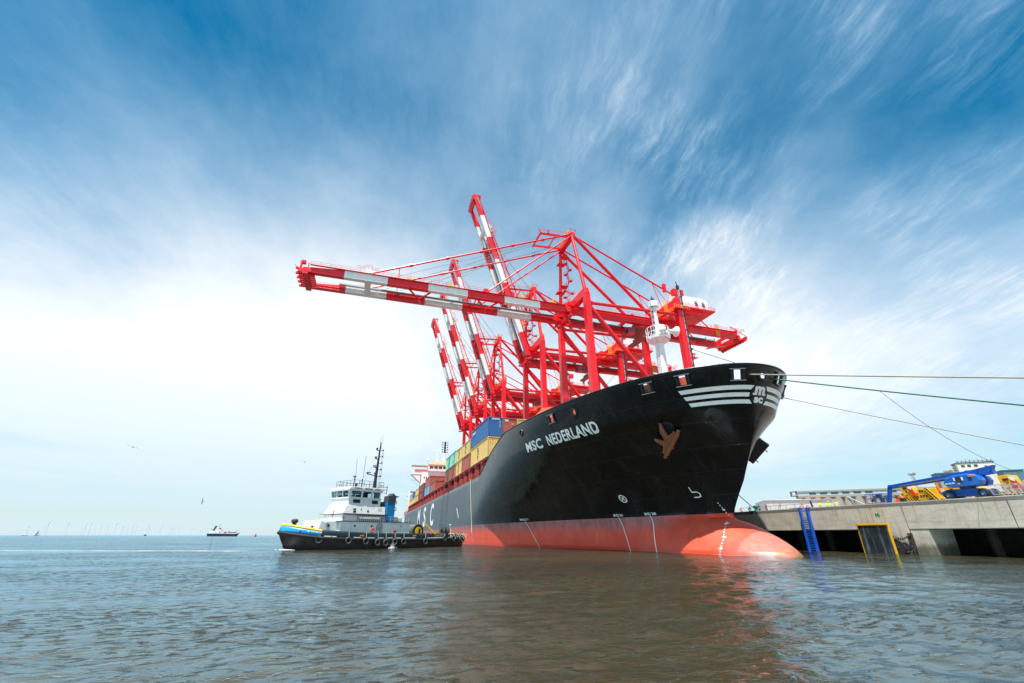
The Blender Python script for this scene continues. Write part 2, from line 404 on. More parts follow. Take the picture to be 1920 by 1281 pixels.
def hpt(Y, z, side=-1, off=0.0):
    """point on the hull skin, pushed out by off along the skin's normal"""
    e = 0.05; b = hb(Y, z)
    p = Vector((XC+side*b, Y, z))
    if off:
        dY = Vector((side*(hb(Y+e, z)-hb(max(Y-e, ystart(z)+1e-3), z))/(2*e), 1, 0)); dZ = Vector((side*(hb(Y, z+e)-hb(Y, z-e))/(2*e), 0, 1))
        n = dY.cross(dZ).normalized()
        if n.x*side < 0: n = -n
        p += n*off
    return p
def hpt_front(dx, z, off=0.0):
    """point on the rounded bow at lateral offset dx from the stem"""
    s = -1 if dx < 0 else 1; ax = abs(dx); lo, hi = ystart(z), 60.0
    for _ in range(26):
        mid = (lo+hi)/2
        if hb(mid, z) < ax: lo = mid
        else: hi = mid
    n = Vector((dx, -3.2, -1.2)).normalized()
    return Vector((XC+dx, hi, z))+n*off

HOLES = [('sq', -1, 33.0, 17.0), ('rd', -1, 32.35, 16.9), ('sq', 1, 33.0, 17.0), ('sq', -1, 36.3, 17.0), ('sq', -1, 39.6, 16.95), ('sq', -1, 55.3, 16.8),
         ('rd', -1, 50.4, 16.6), ('rd', -1, 64.9, 16.7), ('sq', 1, 36.3, 17.0), ('sq', 1, 40.0, 17.0), ('sq', 1, 55.3, 16.8)]
def hull_material():
    m = bpy.data.materials.new('ship_hull_paint'); m.use_nodes = True
    T = NT(m.node_tree); p = T.n['Principled BSDF']
    pos = T.node('ShaderNodeNewGeometry').outputs['Position']
    sep = T.node('ShaderNodeSeparateXYZ'); T.put(sep.inputs[0], pos); Yc, z = sep.outputs[1], sep.outputs[2]
    n1 = T.noise(pos, 0.45, 6, 0.62); n2 = T.noise(T.mapping(pos, scale=(1, 1, 0.10)), 1.3, 6, 0.65); n3 = T.noise(pos, 2.6, 5, 0.6)
    # black topsides: glossy forward; aft colour mixes streaked fading with painted-in sun sheen
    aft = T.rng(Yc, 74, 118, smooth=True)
    fore_black = T.mix(T.rng(n2, 0.45, 0.75), (0.0018, 0.0022, 0.0030), (0.005, 0.0055, 0.0065))
    faded_sheen = T.mix(T.rng(n2, 0.35, 0.70), (0.034, 0.047, 0.058), (0.095, 0.118, 0.134))
    black = T.mix(aft, fore_black, faded_sheen)
    rust = T.noise(T.mapping(pos, scale=(1.6, 1.6, 0.14), loc=(4, 0, 0)), 1.1, 7, 0.7)
    black = T.mix(T.math('MULTIPLY', T.rng(rust, 0.64, 0.78), 0.30), black, (0.06, 0.030, 0.015))
    scuff = T.math('MULTIPLY', T.rng(T.noise(T.mapping(pos, scale=(1, 1, 0.6), loc=(2, 7, 1)), 0.32, 6, 0.62, 0.4), 0.52, 0.70), T.rng(T.noise(T.mapping(pos, scale=(1, 1, 0.12)), 6.0, 5, 0.7), 0.35, 0.65))
    black = T.mix(T.math('MULTIPLY', scuff, 0.8), black, (0.028, 0.030, 0.027))
    runs = T.math('MULTIPLY', T.rng(T.noise(T.mapping(pos, scale=(2.4, 2.4, 0.06)), 1.6, 3, 0.5), 0.62, 0.72), T.rng(z, 4.4, 8.0, 0.9, 0.25))
    black = T.mix(T.math('MULTIPLY', runs, 0.30), black, (0.035, 0.034, 0.030))
    # red boot topping, scrubbed to a purple grey along its upper band
    red = T.mix(T.rng(n1, 0.3, 0.7), (0.68, 0.062, 0.026), (0.80, 0.112, 0.060))
    red = T.mix(T.math('MULTIPLY', T.rng(n2, 0.5, 0.75), 0.4), red, (0.42, 0.060, 0.035))
    edge = T.math('ADD', T.math('MULTIPLY', n1, 1.5), T.math('MULTIPLY', n2, 0.9))          # ragged limit
    worn = T.rng(T.math('SUBTRACT', z, edge), 0.8, 2.1)
    worn = T.math('MULTIPLY', worn, T.rng(Yc, 43.5, 50.0, smooth=True))
    red = T.mix(T.math('MULTIPLY', worn, 0.82), red, T.mix(T.rng(n2, 0.4, 0.7), (0.19, 0.105, 0.105), (0.38, 0.22, 0.22)))
    # repaired pink patch on the nose of the bulb
    patch = T.rng(T.math('SUBTRACT', Yc, T.math('MULTIPLY', n3, 0.5)), 36.6, 36.9, 1.0, 0.0)
    red = T.mix(patch, red, T.mix(T.rng(n3, 0.35, 0.7), (0.48, 0.12, 0.085), (0.54, 0.18, 0.14)))
    sc = T.noise(pos, 3.0, 7, 0.75, 0.8)
    red = T.mix(T.math('MULTIPLY', patch, T.rng(sc, 0.60, 0.68)), red, (0.30, 0.08, 0.06))
    wl = T.math('MULTIPLY_ADD', Yc, -0.0045, 4.17)
    top = T.math('GREATER_THAN', z, wl)
    wet = T.rng(z, 0.36, 0.44, 1.0, 0.0)
    red = T.mix(T.math('MULTIPLY', wet, 0.9), red, T.mix(T.rng(Yc, 37, 39.5), (0.48, 0.10, 0.07), (0.62, 0.045, 0.012)))
    # welded plates
    seam_h = T.rng(T.math('ABSOLUTE', T.math('SUBTRACT', T.math('FRACT', T.math('MULTIPLY', z, 1/2.35)), 0.5)), 0.0, 0.020, 1.0, 0.0)
    yy = T.math('MULTIPLY_ADD', T.math('FLOOR', T.math('MULTIPLY_ADD', z, 1/2.35, 0.5)), 3.7, Yc)
    seam_v = T.rng(T.math('ABSOLUTE', T.math('SUBTRACT', T.math('FRACT', T.math('MULTIPLY', yy, 1/8.5)), 0.5)), 0.0, 0.006, 1.0, 0.0)
    seam = T.math('MAXIMUM', seam_h, seam_v)
    nose = T.math('MULTIPLY', T.rng(Yc, 34.2, 34.9, 1.0, 0.0), T.rng(T.noise(pos, 2.2, 5, 0.7), 0.50, 0.56))
    red = T.mix(nose, red, (0.22, 0.12, 0.02))
    black = T.mix(T.math('MULTIPLY', seam, 0.5), black, (0.030, 0.033, 0.034)); red = T.mix(T.math('MULTIPLY', seam, 0.25), red, (0.25, 0.05, 0.04))
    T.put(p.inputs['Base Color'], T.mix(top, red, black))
    dents = T.noise(T.mapping(pos, scale=(1, 0.5, 0.5)), 0.55, 3, 0.5)
    frames = T.math('SINE', T.math('MULTIPLY', Yc, 6.8))
    h = T.math('ADD', T.math('MULTIPLY', dents, 0.9), T.math('ADD', T.math('MULTIPLY', seam, 0.12), T.math('MULTIPLY', frames, 0.010)))
    h = T.math('ADD', h, T.math('MULTIPLY', T.noise(T.mapping(pos, scale=(1, 1, 0.25)), 4.0, 4, 0.6), 0.03))
    T.put(p.inputs['Normal'], T.bump(h, 0.60, 0.10))
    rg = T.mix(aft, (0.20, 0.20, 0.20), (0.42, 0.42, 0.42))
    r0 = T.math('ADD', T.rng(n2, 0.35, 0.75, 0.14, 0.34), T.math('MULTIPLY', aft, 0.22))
    rr = T.node('ShaderNodeMix', data_type='FLOAT'); T.put(rr.inputs[0], top); rr.inputs[2].default_value = 0.62; T.put(rr.inputs[3], r0)
    T.put(p.inputs['Roughness'], T.math('SUBTRACT', rr.outputs[0], T.math('MULTIPLY', wet, 0.22)))
    p.inputs['Specular IOR Level'].default_value = 0.42
    return m
HULL_M = hull_material()

def build_ship():
    ship = thing('container_ship', 'huge black and red container ship with white stripes on its bow at the quay', 'ship', (XC, 33, 0))
    off = Vector((XC, 33, 0))
    def put(o): o.location = -off; return o                         # children are modelled in world coordinates
    # --- hull
    cs = [(i/230)**1.75 for i in range(231)]                        # stations, dense at the stem
    mb = MB()
    zs = [-2.5, -1.2, -.6, 0, .3, .6, .9, 1.2, 1.5, 1.8, 2.1, 2.4, 2.7, 3.0, 3.3, 3.6, 4, 4.5, 5, 5.6, 6.3, 7.1, 8, 9, 10, 11, 12, 13]
    aftY = [95, 100, 110, 120, 140, 160, 180, 200, 220, 240, 260, 268, 274, 280, 286, 291, 295]
    for side in (-1, 1):
        rows = []
        for z in zs:
            y0 = ystart(z)
            rows.append([(XC+side*hb(y0+(92-y0)*c, z), y0+(92-y0)*c, z) for c in cs]+[(XC+side*hb(Y, z), Y, z) for Y in aftY])
        n = len(rows[0]); vs = [p for r in rows for p in r]
        fs = [(j*n+i, j*n+i+1, (j+1)*n+i+1, (j+1)*n+i) for j in range(len(zs)-1) for i in range(n-1)]
        mb.add(vs, fs)
        # forecastle and bulwark
        rows = []; nr = 27
        for j in range(nr+1):
            row = []
            for c in cs:
                Yr = 32+(92-32)*c; z = 13+(ztop(Yr)-13)*j/nr; y0 = ystart(z)
                Y = y0+(92-y0)*c; row.append((XC+side*hb(Y, z), Y, z))
            rows.append(row)
        n = len(rows[0]); vs = [p for r in rows for p in r]; fs = []
        for j in range(nr):
            for i in range(n-1):
                q = (j*n+i, j*n+i+1, (j+1)*n+i+1, (j+1)*n+i)
                c = sum((Vector(vs[k]) for k in q), Vector())/4; cut = False
                for kind, hs, hY, hz in HOLES:
                    hc = Vector((XC+hs*(hb(hY, hz) if not (kind == 'rd' and hY < 33) else 0.0), hY, hz)); d = c-hc
                    if abs(hc.x-XC) > 0.3 and side != hs: continue
                    if kind == 'sq' and math.hypot(d.x, d.y) < 0.46 and abs(d.z) < 0.46: cut = True
                    if kind == 'rd' and d.length < 0.40: cut = True
                if not cut: fs.append(q)
        mb.add(vs, fs)
    # transom
    tv = [(XC+s*hb(295, z), 295, z) for z in zs for s in (-1, 1)]
    mb.add(tv, [(2*j, 2*j+1, 2*j+3, 2*j+2) for j in range(len(zs)-1)])
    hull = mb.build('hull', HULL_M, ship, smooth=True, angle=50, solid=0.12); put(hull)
    bm = bmesh.new(); bm.from_mesh(hull.data); bmesh.ops.remove_doubles(bm, verts=bm.verts, dist=0.004)
    bmesh.ops.recalc_face_normals(bm, faces=bm.faces); bm.to_mesh(hull.data); bm.free()
    # --- decks
    mb = MB()
    Ys = [33.2+(74-33.2)*(i/40)**1.5 for i in range(41)]
    vs = []
    for Y in Ys: w = max(0.02, hb(Y, 15.6)-0.2); vs += [(XC-w, Y, 15.55), (XC+w, Y, 15.55)]
    mb.add(vs, [(2*i, 2*i+1, 2*i+3, 2*i+2) for i in range(40)])
    mb.add([(XC-14.2, 73.9, 12.9), (XC+14.2, 73.9, 12.9), (XC+15.9, 100, 12.9), (XC+14.6, 294, 12.9), (XC-14.6, 294, 12.9), (XC-15.9, 100, 12.9)], [(0, 1, 2, 3, 4, 5)])
    mb.add([(XC-14.2, 74, 12.9), (XC+14.2, 74, 12.9), (XC+14.6, 74, 15.55), (XC-14.6, 74, 15.55)], [(0, 1, 2, 3)])
    put(mb.build('deck', DECKRED, ship))
    # rim pipe on the bulwark
    mb = MB()
    for s in (-1, 1):
        pts = [Vector((XC+s*hb(ystart(ztop(32+60*c))+(92-ystart(ztop(32+60*c)))*c, ztop(32+60*c)), ystart(ztop(32+60*c))+(92-ystart(ztop(32+60*c)))*c, ztop(32+60*c)+0.02)) for c in cs[::4]]
        mb.path(pts, 0.09, 6)
    put(mb.build('bulwark_rail', BLACKP, ship, smooth=True))
    # --- fairleads
    for kind, s, Y, z in HOLES:
        f = MB(); c0 = hpt_front(0, z) if (kind == 'rd' and Y < 33) else hpt(Y, z, s)
        if kind == 'rd' and Y < 33: n = Vector((0, -1, -0.25)).normalized()
        else:
            n = (hpt(Y, z, s, 0.5)-c0).normalized()
        tdir = Vector((-n.y, n.x, 0)).normalized(); up = n.cross(tdir); up = up if up.z > 0 else -up
        if kind == 'sq':
            for a in (-1, 1):
                f.bar(c0+tdir*a*0.60-up*0.62+n*0.02, c0+tdir*a*0.60+up*0.62+n*0.02, 0.20, 0.26, up=n)
                f.bar(c0+up*a*0.58-tdir*(0.85 if a > 0 else .6)+n*0.08, c0+up*a*0.58+tdir*0.85+n*0.08, 0.14, 0.20, up=n, mi=0); f.bar(c0+up*a*0.60-tdir*.8+n*.20, c0+up*a*.60+tdir*.8+n*.20, .07, .05, up=n, mi=1)
                f.tube(c0+tdir*a*0.40-up*0.5+n*0.0, c0+tdir*a*0.40+up*0.5, 0.09, 8, 0)
            put(f.build('fairlead', [BLACKP, GREYST], ship))
        else:
            rot = n.to_track_quat('Y', 'Z').to_matrix()
            f.torus(c0, 0.46, 0.15, 24, 8, mtx=rot)
            put(f.build('fairlead', BLACKP, ship, smooth=True))
    # --- lettering and marks, laid 3 cm proud on the skin
    for word, ya, yb in (('MSC', 64.3, 59.5), ('NEDERLAND', 58.1, 47.7)):
        vs, fs = text_polys(word, 1.75, bold=0.055, space=1.08, sub=0.5); x0 = min(v[0] for v in vs); W = max(v[0] for v in vs)-x0; H = max(v[1] for v in vs)
        mbl = MB(); mbl.add([hpt(ya+(yb-ya)*(x-x0)/W, 13.62+y*1.34/H, -1, 0.035) for x, y in vs], fs)
        put(mbl.build('name_lettering', LETTER, ship))
    for ch, ya, yb in (('M', 204.0, 195.4), ('S', 183.6, 176.0), ('C', 163.4, 155.2)):
        vs, fs = text_polys(ch, 9.0, bold=0.22, sub=3.0); x0 = min(v[0] for v in vs); W = max(v[0] for v in vs)-x0; H = max(v[1] for v in vs)
        mbl = MB(); mbl.add([hpt(ya+(yb-ya)*(x-x0)/W, 5.0+y*6.8/H, -1, 0.05) for x, y in vs], fs)
        put(mbl.build('side_letter', LETTER, ship))
    # stripes on the bow, both sides of the emblem
    mbl = MB()
    for z0, z1, ya, ra in ((15.62, 16.02, 37.6, 1.05), (14.96, 15.34, 37.3, 1.2), (14.30, 14.68, 37.0, 1.05)):
        for s in (-1, 1):
            N = 30; vs = []
            end = 37.6
            for i in range(N+1):
                for zz in (z0, z1):
                    yb = 37.0+(zz-14.3)*0.12
                    wmax = hb(yb, zz) if s < 0 else 5.2-(16-zz)*0.4
                    rr = math.sqrt(max(0.1, 1.14**2-(zz-15.17)**2))
                    dx = rr+(wmax-rr)*i/N
                    vs.append(hpt_front(s*dx, zz, 0.035))
            mbl.add(vs, [(2*i, 2*i+2, 2*i+3, 2*i+1) for i in range(N)])
    put(mbl.build('bow_stripe', LETTER, ship))
    # emblem: black disc with the letters m over sc
    mbl = MB(); N = 36
    for k, (r0, r1) in enumerate(((0, .34), (.34, .68), (.68, 1.02))):
        vs = []
        for i in range(N):
            t = 2*math.pi*i/N
            for r in (r0, r1): vs.append(hpt_front(r*math.cos(t), 15.17+r*math.sin(t), 0.045))
        mbl.add(vs, [(2*i, 2*i+1, (2*i+3) % (2*N), (2*i+2) % (2*N)) for i in range(N)])
    em = put(mbl.build('bow_emblem', BLACKP, ship))
    mbl = MB()
    for s, size, x0, z0, b in (('m', 1.45, -0.64, 15.22, 0.075), ('sc', .98, -0.56, 14.46, 0.05)):
        vs, fs = text_polys(s, size, bold=b, sub=0.25); W = max(v[0] for v in vs)
        mbl.add([hpt_front(x0+(x-0.0)*(-2*x0)/W, z0+y, 0.075) for x, y in vs], fs)
    for a in (-1, 1):
        mbl.add([hpt_front(a*dx, zz, 0.075) for dx, zz in ((0.40, 15.16), (0.80, 15.16), (0.80, 15.32), (0.40, 15.32))], [(0, 1, 2, 3)])
    put(mbl.build('emblem_lettering', LETTER, em))
    em_l = em.children[0]; em_l.location = (0, 0, 0)
    # draught marks, bulkhead lines and symbols
    MK, MKN = [], []
    def new(nm): MK.append(MB()); MKN.append(nm); return MK[-1]
    mk = new('draught_line')
    def line(pts, w, dash=None):
        mk = MK[-1]
        for k, (a, b) in enumerate(zip(pts, pts[1:])):
            if dash and k % 2: continue
            pa, pb = hpt(a[0], a[1], -1, 0.03), hpt(b[0], b[1], -1, 0.03)
            d = (pb-pa).normalized(); t = Vector((0, 1, 0)); t = (t-d*d.dot(t)).normalized()*w/2
            mk.add([pa-t, pb-t, pb+t, pa+t], [(0, 1, 2, 3)])
    for Yt, Yb, w in ((50.0, 47.7, 0.16), (54.8, 53.2, 0.16), (75.0, 71.0, 0.20)):
        N = 16; mk = new('bulkhead_line'); line([(Yt+(Yb-Yt)*(i/N), 4.0-4.6*i/N) for i in range(N+1)], w)
    mk = new('draught_mark'); N = 46; line([(lerp([(-.6, 38.3), (1.5, 38.5), (2.7, 39.4), (3.8, 40.75), (5.1, 41.3)], 5.1-5.7*i/N), 5.1-5.7*i/N) for i in range(N+1)], 0.14, dash=True)
    for z in (4.35, 2.9, 1.6, 0.6):
        yy = lerp([(-.6, 38.3), (1.5, 38.5), (2.7, 39.4), (3.8, 40.75), (5.1, 41.3)], z)
        line([(yy-0.01, z), (yy, z)], 0.0)
        pa = hpt(yy, z, -1, 0.035)
        mk.add([hpt(yy+a, z+b, -1, 0.035) for a, b in ((-.14, -.07), (.14, -.07), (.14, .07), (-.14, .07))], [(0, 1, 2, 3)])
    for s, Y0 in (('BHD 268', 50.7), ('BHD 261', 55.5), ('BHD 211', 76.3)):
        mk = new('bulkhead_lettering'); vs, fs = text_polys(s, 0.42, bold=0.008, sub=0.5); W = max(v[0] for v in vs)
        mk.add([hpt(Y0-x*(1.0 if Y0 < 60 else 1.6), 4.10+y, -1, 0.035) for x, y in vs], fs)
    # thruster sign: ring with a cross
    mk = new('thruster_sign'); N = 24; vs = []
    for i in range(N):
        t = 2*math.pi*i/N
        for r in (.36, .47): vs.append(hpt(52.5+r*math.cos(t)*1.15, 6.15+r*math.sin(t), -1, 0.035))
    mk.add(vs, [(2*i, 2*i+1, (2*i+3) % (2*N), (2*i+2) % (2*N)) for i in range(N)])
    for a in (rad(45), rad(135)):
        c, sn = math.cos(a), math.sin(a)
        mk.add([hpt(52.5+(u*c-v*sn)*1.15, 6.15+(u*sn+v*c), -1, 0.035) for u, v in ((-.4, -.05), (.4, -.05), (.4, .05), (-.4, .05))], [(0, 1, 2, 3)])
    # bulb sign: vertical, shelf and rounded nose
    mk = new('bulb_sign'); zig = [(0, 1.05), (0.0, 0.55), (-.5, .55), (-.72, .38), (-.72, .12), (-.5, 0), (.05, 0)]
    for (a, b), (c, d) in zip(zig, zig[1:]):
        dx, dz = c-a, d-b; L = math.hypot(dx, dz); nx, nz = -dz/L*.05, dx/L*.05; ex, ez = dx/L*.05, dz/L*.05
        mk.add([hpt(43.35+u, 5.75+v, -1, 0.035) for u, v in ((a-ex+nx, b-ez+nz), (c+ex+nx, d+ez+nz), (c+ex-nx, d+ez-nz), (a-ex-nx, b-ez-nz))], [(0, 1, 2, 3)])
    mk = new('white_dash'); mk.add([hpt(112.6+a, z, -1, 0.05) for a, z in ((1.8, 7.95), (.9, 7.95), (-1.6, 5.6), (-.9, 5.6))], [(0, 1, 2, 3)])
    for i, m_ in enumerate(MK): put(m_.build(MKN[i], LETTER, ship))
    # --- anchors
    def anchor(side, Y, z):
        c0 = hpt(Y, z, side); n = (hpt(Y, z, side, .5)-c0).normalized()
        # frame: a = forward along hull, u = up along hull
        a = Vector((0, -1, 0)); a = (a-n*a.dot(n)).normalized(); u = n.cross(a); u = u if u.z > 0 else -u
        def P(x, y, w): return c0+a*x+u*y+n*w
        A = MB()
        A.bar(P(-1.45, -1.30, .85), P(2.0, 0.30, .85), 0.34, 1.0, up=n)
        A.bar(P(-1.20, -1.05, .80), P(1.65, 0.25, .80), 0.75, 0.60, up=n)
        A.bar(P(-0.75, -.85, .70), P(-0.10, 0.05, .60), 0.85, 0.60, up=n, w2=0.62, h2=0.45)
        A.bar(P(1.05, 0.0, .70), P(0.02, 0.10, .60), 0.85, 0.60, up=n, w2=0.62, h2=0.45)
        A.bar(P(0.08, -0.35, .62), P(0.42, 1.15, .52), 0.66, 0.46, up=n, w2=0.52, h2=0.34)
        A.bar(P(0.42, 1.13, .52), P(0.92, 2.05, .40), 0.52, 0.34, up=n, w2=0.22, h2=0.16)
        A.bar(P(-0.25, -0.55, .62), P(-0.85, 0.25, .52), 0.60, 0.44, up=n, w2=0.48, h2=0.32)
        A.bar(P(-0.84, 0.24, .52), P(-1.22, 0.85, .40), 0.48, 0.32, up=n, w2=0.22, h2=0.16)
        A.box(P(0.12, -0.80, 1.05), (0.25, 0.3, 0.3)); A.bar(P(-.9, -1.3, 1.2), P(1.0, .1, 1.2), .12, .12, up=n)
        o = put(A.build('anchor', RUST, ship, bevel=0.07))
        Hs = MB()
        rot = n.to_track_quat('Y', 'Z').to_matrix(); Hs.torus(P(0.95, 1.05, 0.05), 0.62, 0.14, 26, 8, mtx=rot)
        vs = [P(0.95+.6*math.cos(t), 1.05+.6*math.sin(t), 0.06) for t in [2*math.pi*i/20 for i in range(20)]]
        Hs.add(vs, [tuple(range(20))])
        put(Hs.build('hawse_pipe', BLACKP, ship, smooth=True))
        return o
    anchor(-1, 41.35, 11.9)
    # port anchor, plain black, hangs lower against the flare
    c0 = hpt(41.6, 11.7, 1); n = (hpt(41.6, 11.7, 1, .5)-c0).normalized(); A = MB()
    a = Vector((0, -1, 0)); a = (a-n*a.dot(n)).normalized(); u = n.cross(a); u = u if u.z > 0 else -u
    P = lambda x, y, w: c0+a*x+u*y+n*w
    A.bar(P(-1.1, -1.1, .75), P(1.1, 0.9, .75), 0.75, 1.35, up=n); A.bar(P(-.2, -.2, .5), P(-.6, 1.2, .2), 0.6, 0.5, up=n)
    A.bar(P(-.9, -.9, .9), P(-1.9, .4, .5), .5, .4, up=n, w2=.2, h2=.2); A.bar(P(.9, .7, .9), P(-.2, 2.0, .4), .5, .4, up=n, w2=.2, h2=.2)
    for q in (-.7, .6): A.tube(P(q, q*.8-.2, 1.4), P(q+.1, q*.8-.3, 1.75), 0.06)
    put(A.build('anchor', BLACKP, ship, bevel=0.12))
    # --- breakwater on the forecastle
    mb = MB()
    W1 = [(XC-13.2, 76, 15.6), (XC-13.0, 76, 18.6), (XC-6.6, 62.5, 21.6), (XC-6.6, 62.5, 15.6)]
    W2 = [(XC-6.6, 62.5, 21.6), (XC-6.6, 62.5, 15.6), (XC+6.6, 62.5, 15.6), (XC+6.6, 62.5, 21.6)]
    mb.add(W1, [(0, 1, 2, 3)]); mb.add(W2, [(0, 1, 2, 3)]); mb.add([(2*XC-x, y, z) for x, y, z in W1], [(0, 1, 2, 3)])
    mb.add([(XC-13.0, 76, 18.6), (XC-6.6, 62.5, 21.6), (XC+6.6, 62.5, 21.6), (XC+13.0, 76, 18.6), (XC+9, 72, 23.2), (XC-9, 72, 23.2)], [(0, 1, 5), (1, 2, 4, 5), (2, 3, 4)])
    put(mb.build('breakwater', mat('breakwater_paint', (0.50, 0.085, 0.035), 0.55, noise=0.15, nscale=0.7), ship, solid=0.08))
    # winches, and added boxes backing the fairlead openings
    for x, y in ((XC-3.2, 40), (XC+3.2, 40), (XC-6, 50), (XC+5, 52)):
        mb = MB(); mb.lathe((x-1.1, y, 16.8), [(0, 0), (.9, 0), (.9, .12), (.45, .12), (.45, 1.9), (.9, 1.9), (.9, 2.05), (0, 2.05)], 18, axis='X'); mb.box((x, y+.9, 16.2), (2.8, 1.4, 1.2))
        put(mb.build('mooring_winch', ORANGE, ship))
    for s, Y, z in ((-1, 36.3, 17), (-1, 39.6, 17), (-1, 55.3, 17), (-1, 50.4, 17), (-1, 64.9, 17)):
        c0 = hpt(Y, 17, s); n = (hpt(Y, 17, s, .5)-c0).normalized(); n.z = 0; n.normalize(); t2 = Vector((-n.y, n.x, 0)); mb = MB()
        a = c0-n*1.5; mb.bar(a-t2*1.1+Vector((0, 0, -.35)), a+t2*1.1+Vector((0, 0, -.35)), .3, 2.3); mb.bar(a-t2*.5+n*.5, a-t2*.5+n*.5+Vector((0, 0, .5)), .3, .3)
        put(mb.build('fairlead_backing', mat('breakwater_paint', (0.50, 0.085, 0.035)) if Y == 36.3 else mat('bulwark_shade', (0.07, 0.03, 0.02), .6, noise=.2, nscale=2), ship))  # added boxes; the dark ones stand for shade inside the bulwark
    # --- foremast
    mx, my = XC, 48.0
    mb = MB(); mb.tube((mx, my, 15.5), (mx, my, 28.2), 0.80, 24, r2=0.58); mb.tube((mx, my, 28.2), (mx, my, 34.2), 0.46, 20, r2=0.30)
    mb.lathe((mx, my, 28.1), [(.62, -.3), (.8, 0), (.52, .3)], 20)
    mast = put(mb.build('foremast', WHITE, ship, smooth=True))
    mb = MB(); mb.lathe((mx, my, 27.2), [(0.6, -.2), (1.65, 0.5), (1.7, 0.9), (1.6, 0.9), (1.55, 0.62), (0.5, .62)], 8)
    for i in range(16):
        t = 2*math.pi*i/16; mb.tube((mx+1.65*math.cos(t), my+1.65*math.sin(t), 28.0), (mx+1.65*math.cos(t), my+1.65*math.sin(t), 29.5), .045, 5)
        for zz in (28.7, 29.5):
            t2 = 2*math.pi*(i+1)/16; mb.tube((mx+1.65*math.cos(t), my+1.65*math.sin(t), zz), (mx+1.65*math.cos(t2), my+1.65*math.sin(t2), zz), .045, 5)
    put(mb.build('mast_platform', WHITE, ship))
    mb = MB(); mb.lathe((mx+1.9, my-1.1, 29.0), [(0.18, -0.9), (.22, -.3), (0.42, .1), (0.8, .55)], 20, axis='X'); mb.tube((mx+.4, my-.6, 28.9), (mx+1.6, my-1.1, 29.0), .1)
    put(mb.build('fog_horn', WHITE, ship, smooth=True)); mb = MB(); mb.lathe((mx-.5, my-1.75, 28.9), [(0, -.5), (0.5, -.5), (.55, .0), (.3, .4), (0, .45)], 16, axis='Z'); put(mb.build('floodlight', WHITE, ship, smooth=True))
    mb = MB()
    for s in (-.28, .28): mb.tube((mx-1.3+s, my-.75, 15.5), (mx-1.0+s, my-.7, 27.6), .035, 4)
    for k in range(28): mb.tube((mx-1.56+k*.011, my-.75, 16+k*.42), (mx-1.02+k*.011, my-.75, 16+k*.42), .025, 4)
    for s in (-.2, .2): mb.tube((mx-.72+s, my-.3, 28.4), (mx-.55+s, my-.3, 34.0), .04, 5)
    for k in range(15): mb.tube((mx-.92, my-.3, 28.6+k*.38), (mx-.45, my-.3, 28.6+k*.38), .035, 5)
    put(mb.build('mast_ladder', GREYST, ship))
    mb = MB(); mb.lathe((mx, my, 33.2), [(0.3, 0), (.75, 0), (.75, .1), (.75, .9), (.7, .9), (.7, .12), (.3, .12)], 12)
    for a, b in ((-.2, .5), (.25, .35), (0, .8)): mb.lathe((mx+a, my, 34.2+b*.4), [(0, 0), (.12, 0), (.14, .3), (0, .36)], 8, 1)
    mb.tube((mx-.1, my, 34.2), (mx-.1, my, 35.2), .05, 6, 1)
    for k in range(5):
        mb.lathe((mx-.5, my-.2, 29.5+k*.9), [(0, 0), (.13, 0), (.13, .24), (0, .24)], 8, 1)
    put(mb.build('mast_light', [WHITE, DARK], ship))
    # mast stays
    mb = MB(); mb.path([(mx, my-.4, 28.6), (mx+.2, 42, 23.9), (XC, 33.4, 18.1)], .035, 5); mb.lathe((mx+.2, 41.9, 23.9), [(0, -.15), (.12, -.1), (.12, .1), (0, .15)], 8)
    mb.path([(mx-.1, my+.2, 30.0), (XC-5, 60, 21.5)], .03, 4)
    put(mb.build('mast_stay', DARK, ship))
    # --- cargo deck: hatch coaming, lashing pillars, rails
    mb = MB(); mb.box((XC, 186, 14.4), (26.0, 212-34, 3.0)); put(mb.build('hatch_coaming', mat('coaming_dark', (0.05, 0.012, 0.012), 0.6, noise=0.2, nscale=1.0), ship))
    mb = MB(); mb.box((XC, 176, 16.22), (30.9, 180, 0.26)); put(mb.build('cargo_platform', DECKRED, ship))
    bays = [90.5, 96, 102.6, 108.5, 113.8, 121.2, 130, 139.4, 146, 152, 160, 168, 176, 183, 191, 200, 208, 215, 223, 231, 238, 245, 252, 259]
    for Y in bays:
        P_ = MB()
        P_.bar((22.15, Y, 12.9), (22.15, Y, 16.1), 0.75, 0.9, up=(0, 1, 0)); P_.bar((22.15, Y, 16.0), (22.15, Y, 16.14), 1.3, 1.5, up=(0, 1, 0)); P_.bar((22.2, Y+.7, 12.9), (23.6, Y+.7, 16.0), .3)
        P_.box((21.75, Y, 14.3), (.06, .35, 2.2), 1)
        put(P_.build('lashing_pillar', [mat('pillar_red', (0.46, 0.05, 0.04), 0.5, noise=0.15, nscale=1.2), DARK], ship))
    mb = MB()
    for z in (13.35, 13.75, 14.15): mb.tube((21.58, 90, z), (21.58, 268, z), .05, 5)
    for k in range(90): mb.tube((21.58, 90+2*k, 12.95), (21.58, 90+2*k, 14.17), .055, 5)
    # stern rails
    for z in (13.5, 14.1, 14.7): mb.path([(21.9, 270, z), (22.5, 288, z), (24, 294, z), (52, 294, z)], .07, 5)
    for k in range(14): mb.tube((21.9+k*.04, 270+1.7*k, 12.95), (21.9+k*.04, 270+1.7*k, 14.7), .07, 5)
    put(mb.build('deck_railing', mat('rail_red', (0.5, 0.05, 0.04), 0.5), ship))
    mb = MB()
    for y in (94, 131, 160, 190): mb.tube((22.6, y, 15.9), (22.6, y+7, 15.9), .22, 8)
    put(mb.build('deck_pipe', DARK, ship))
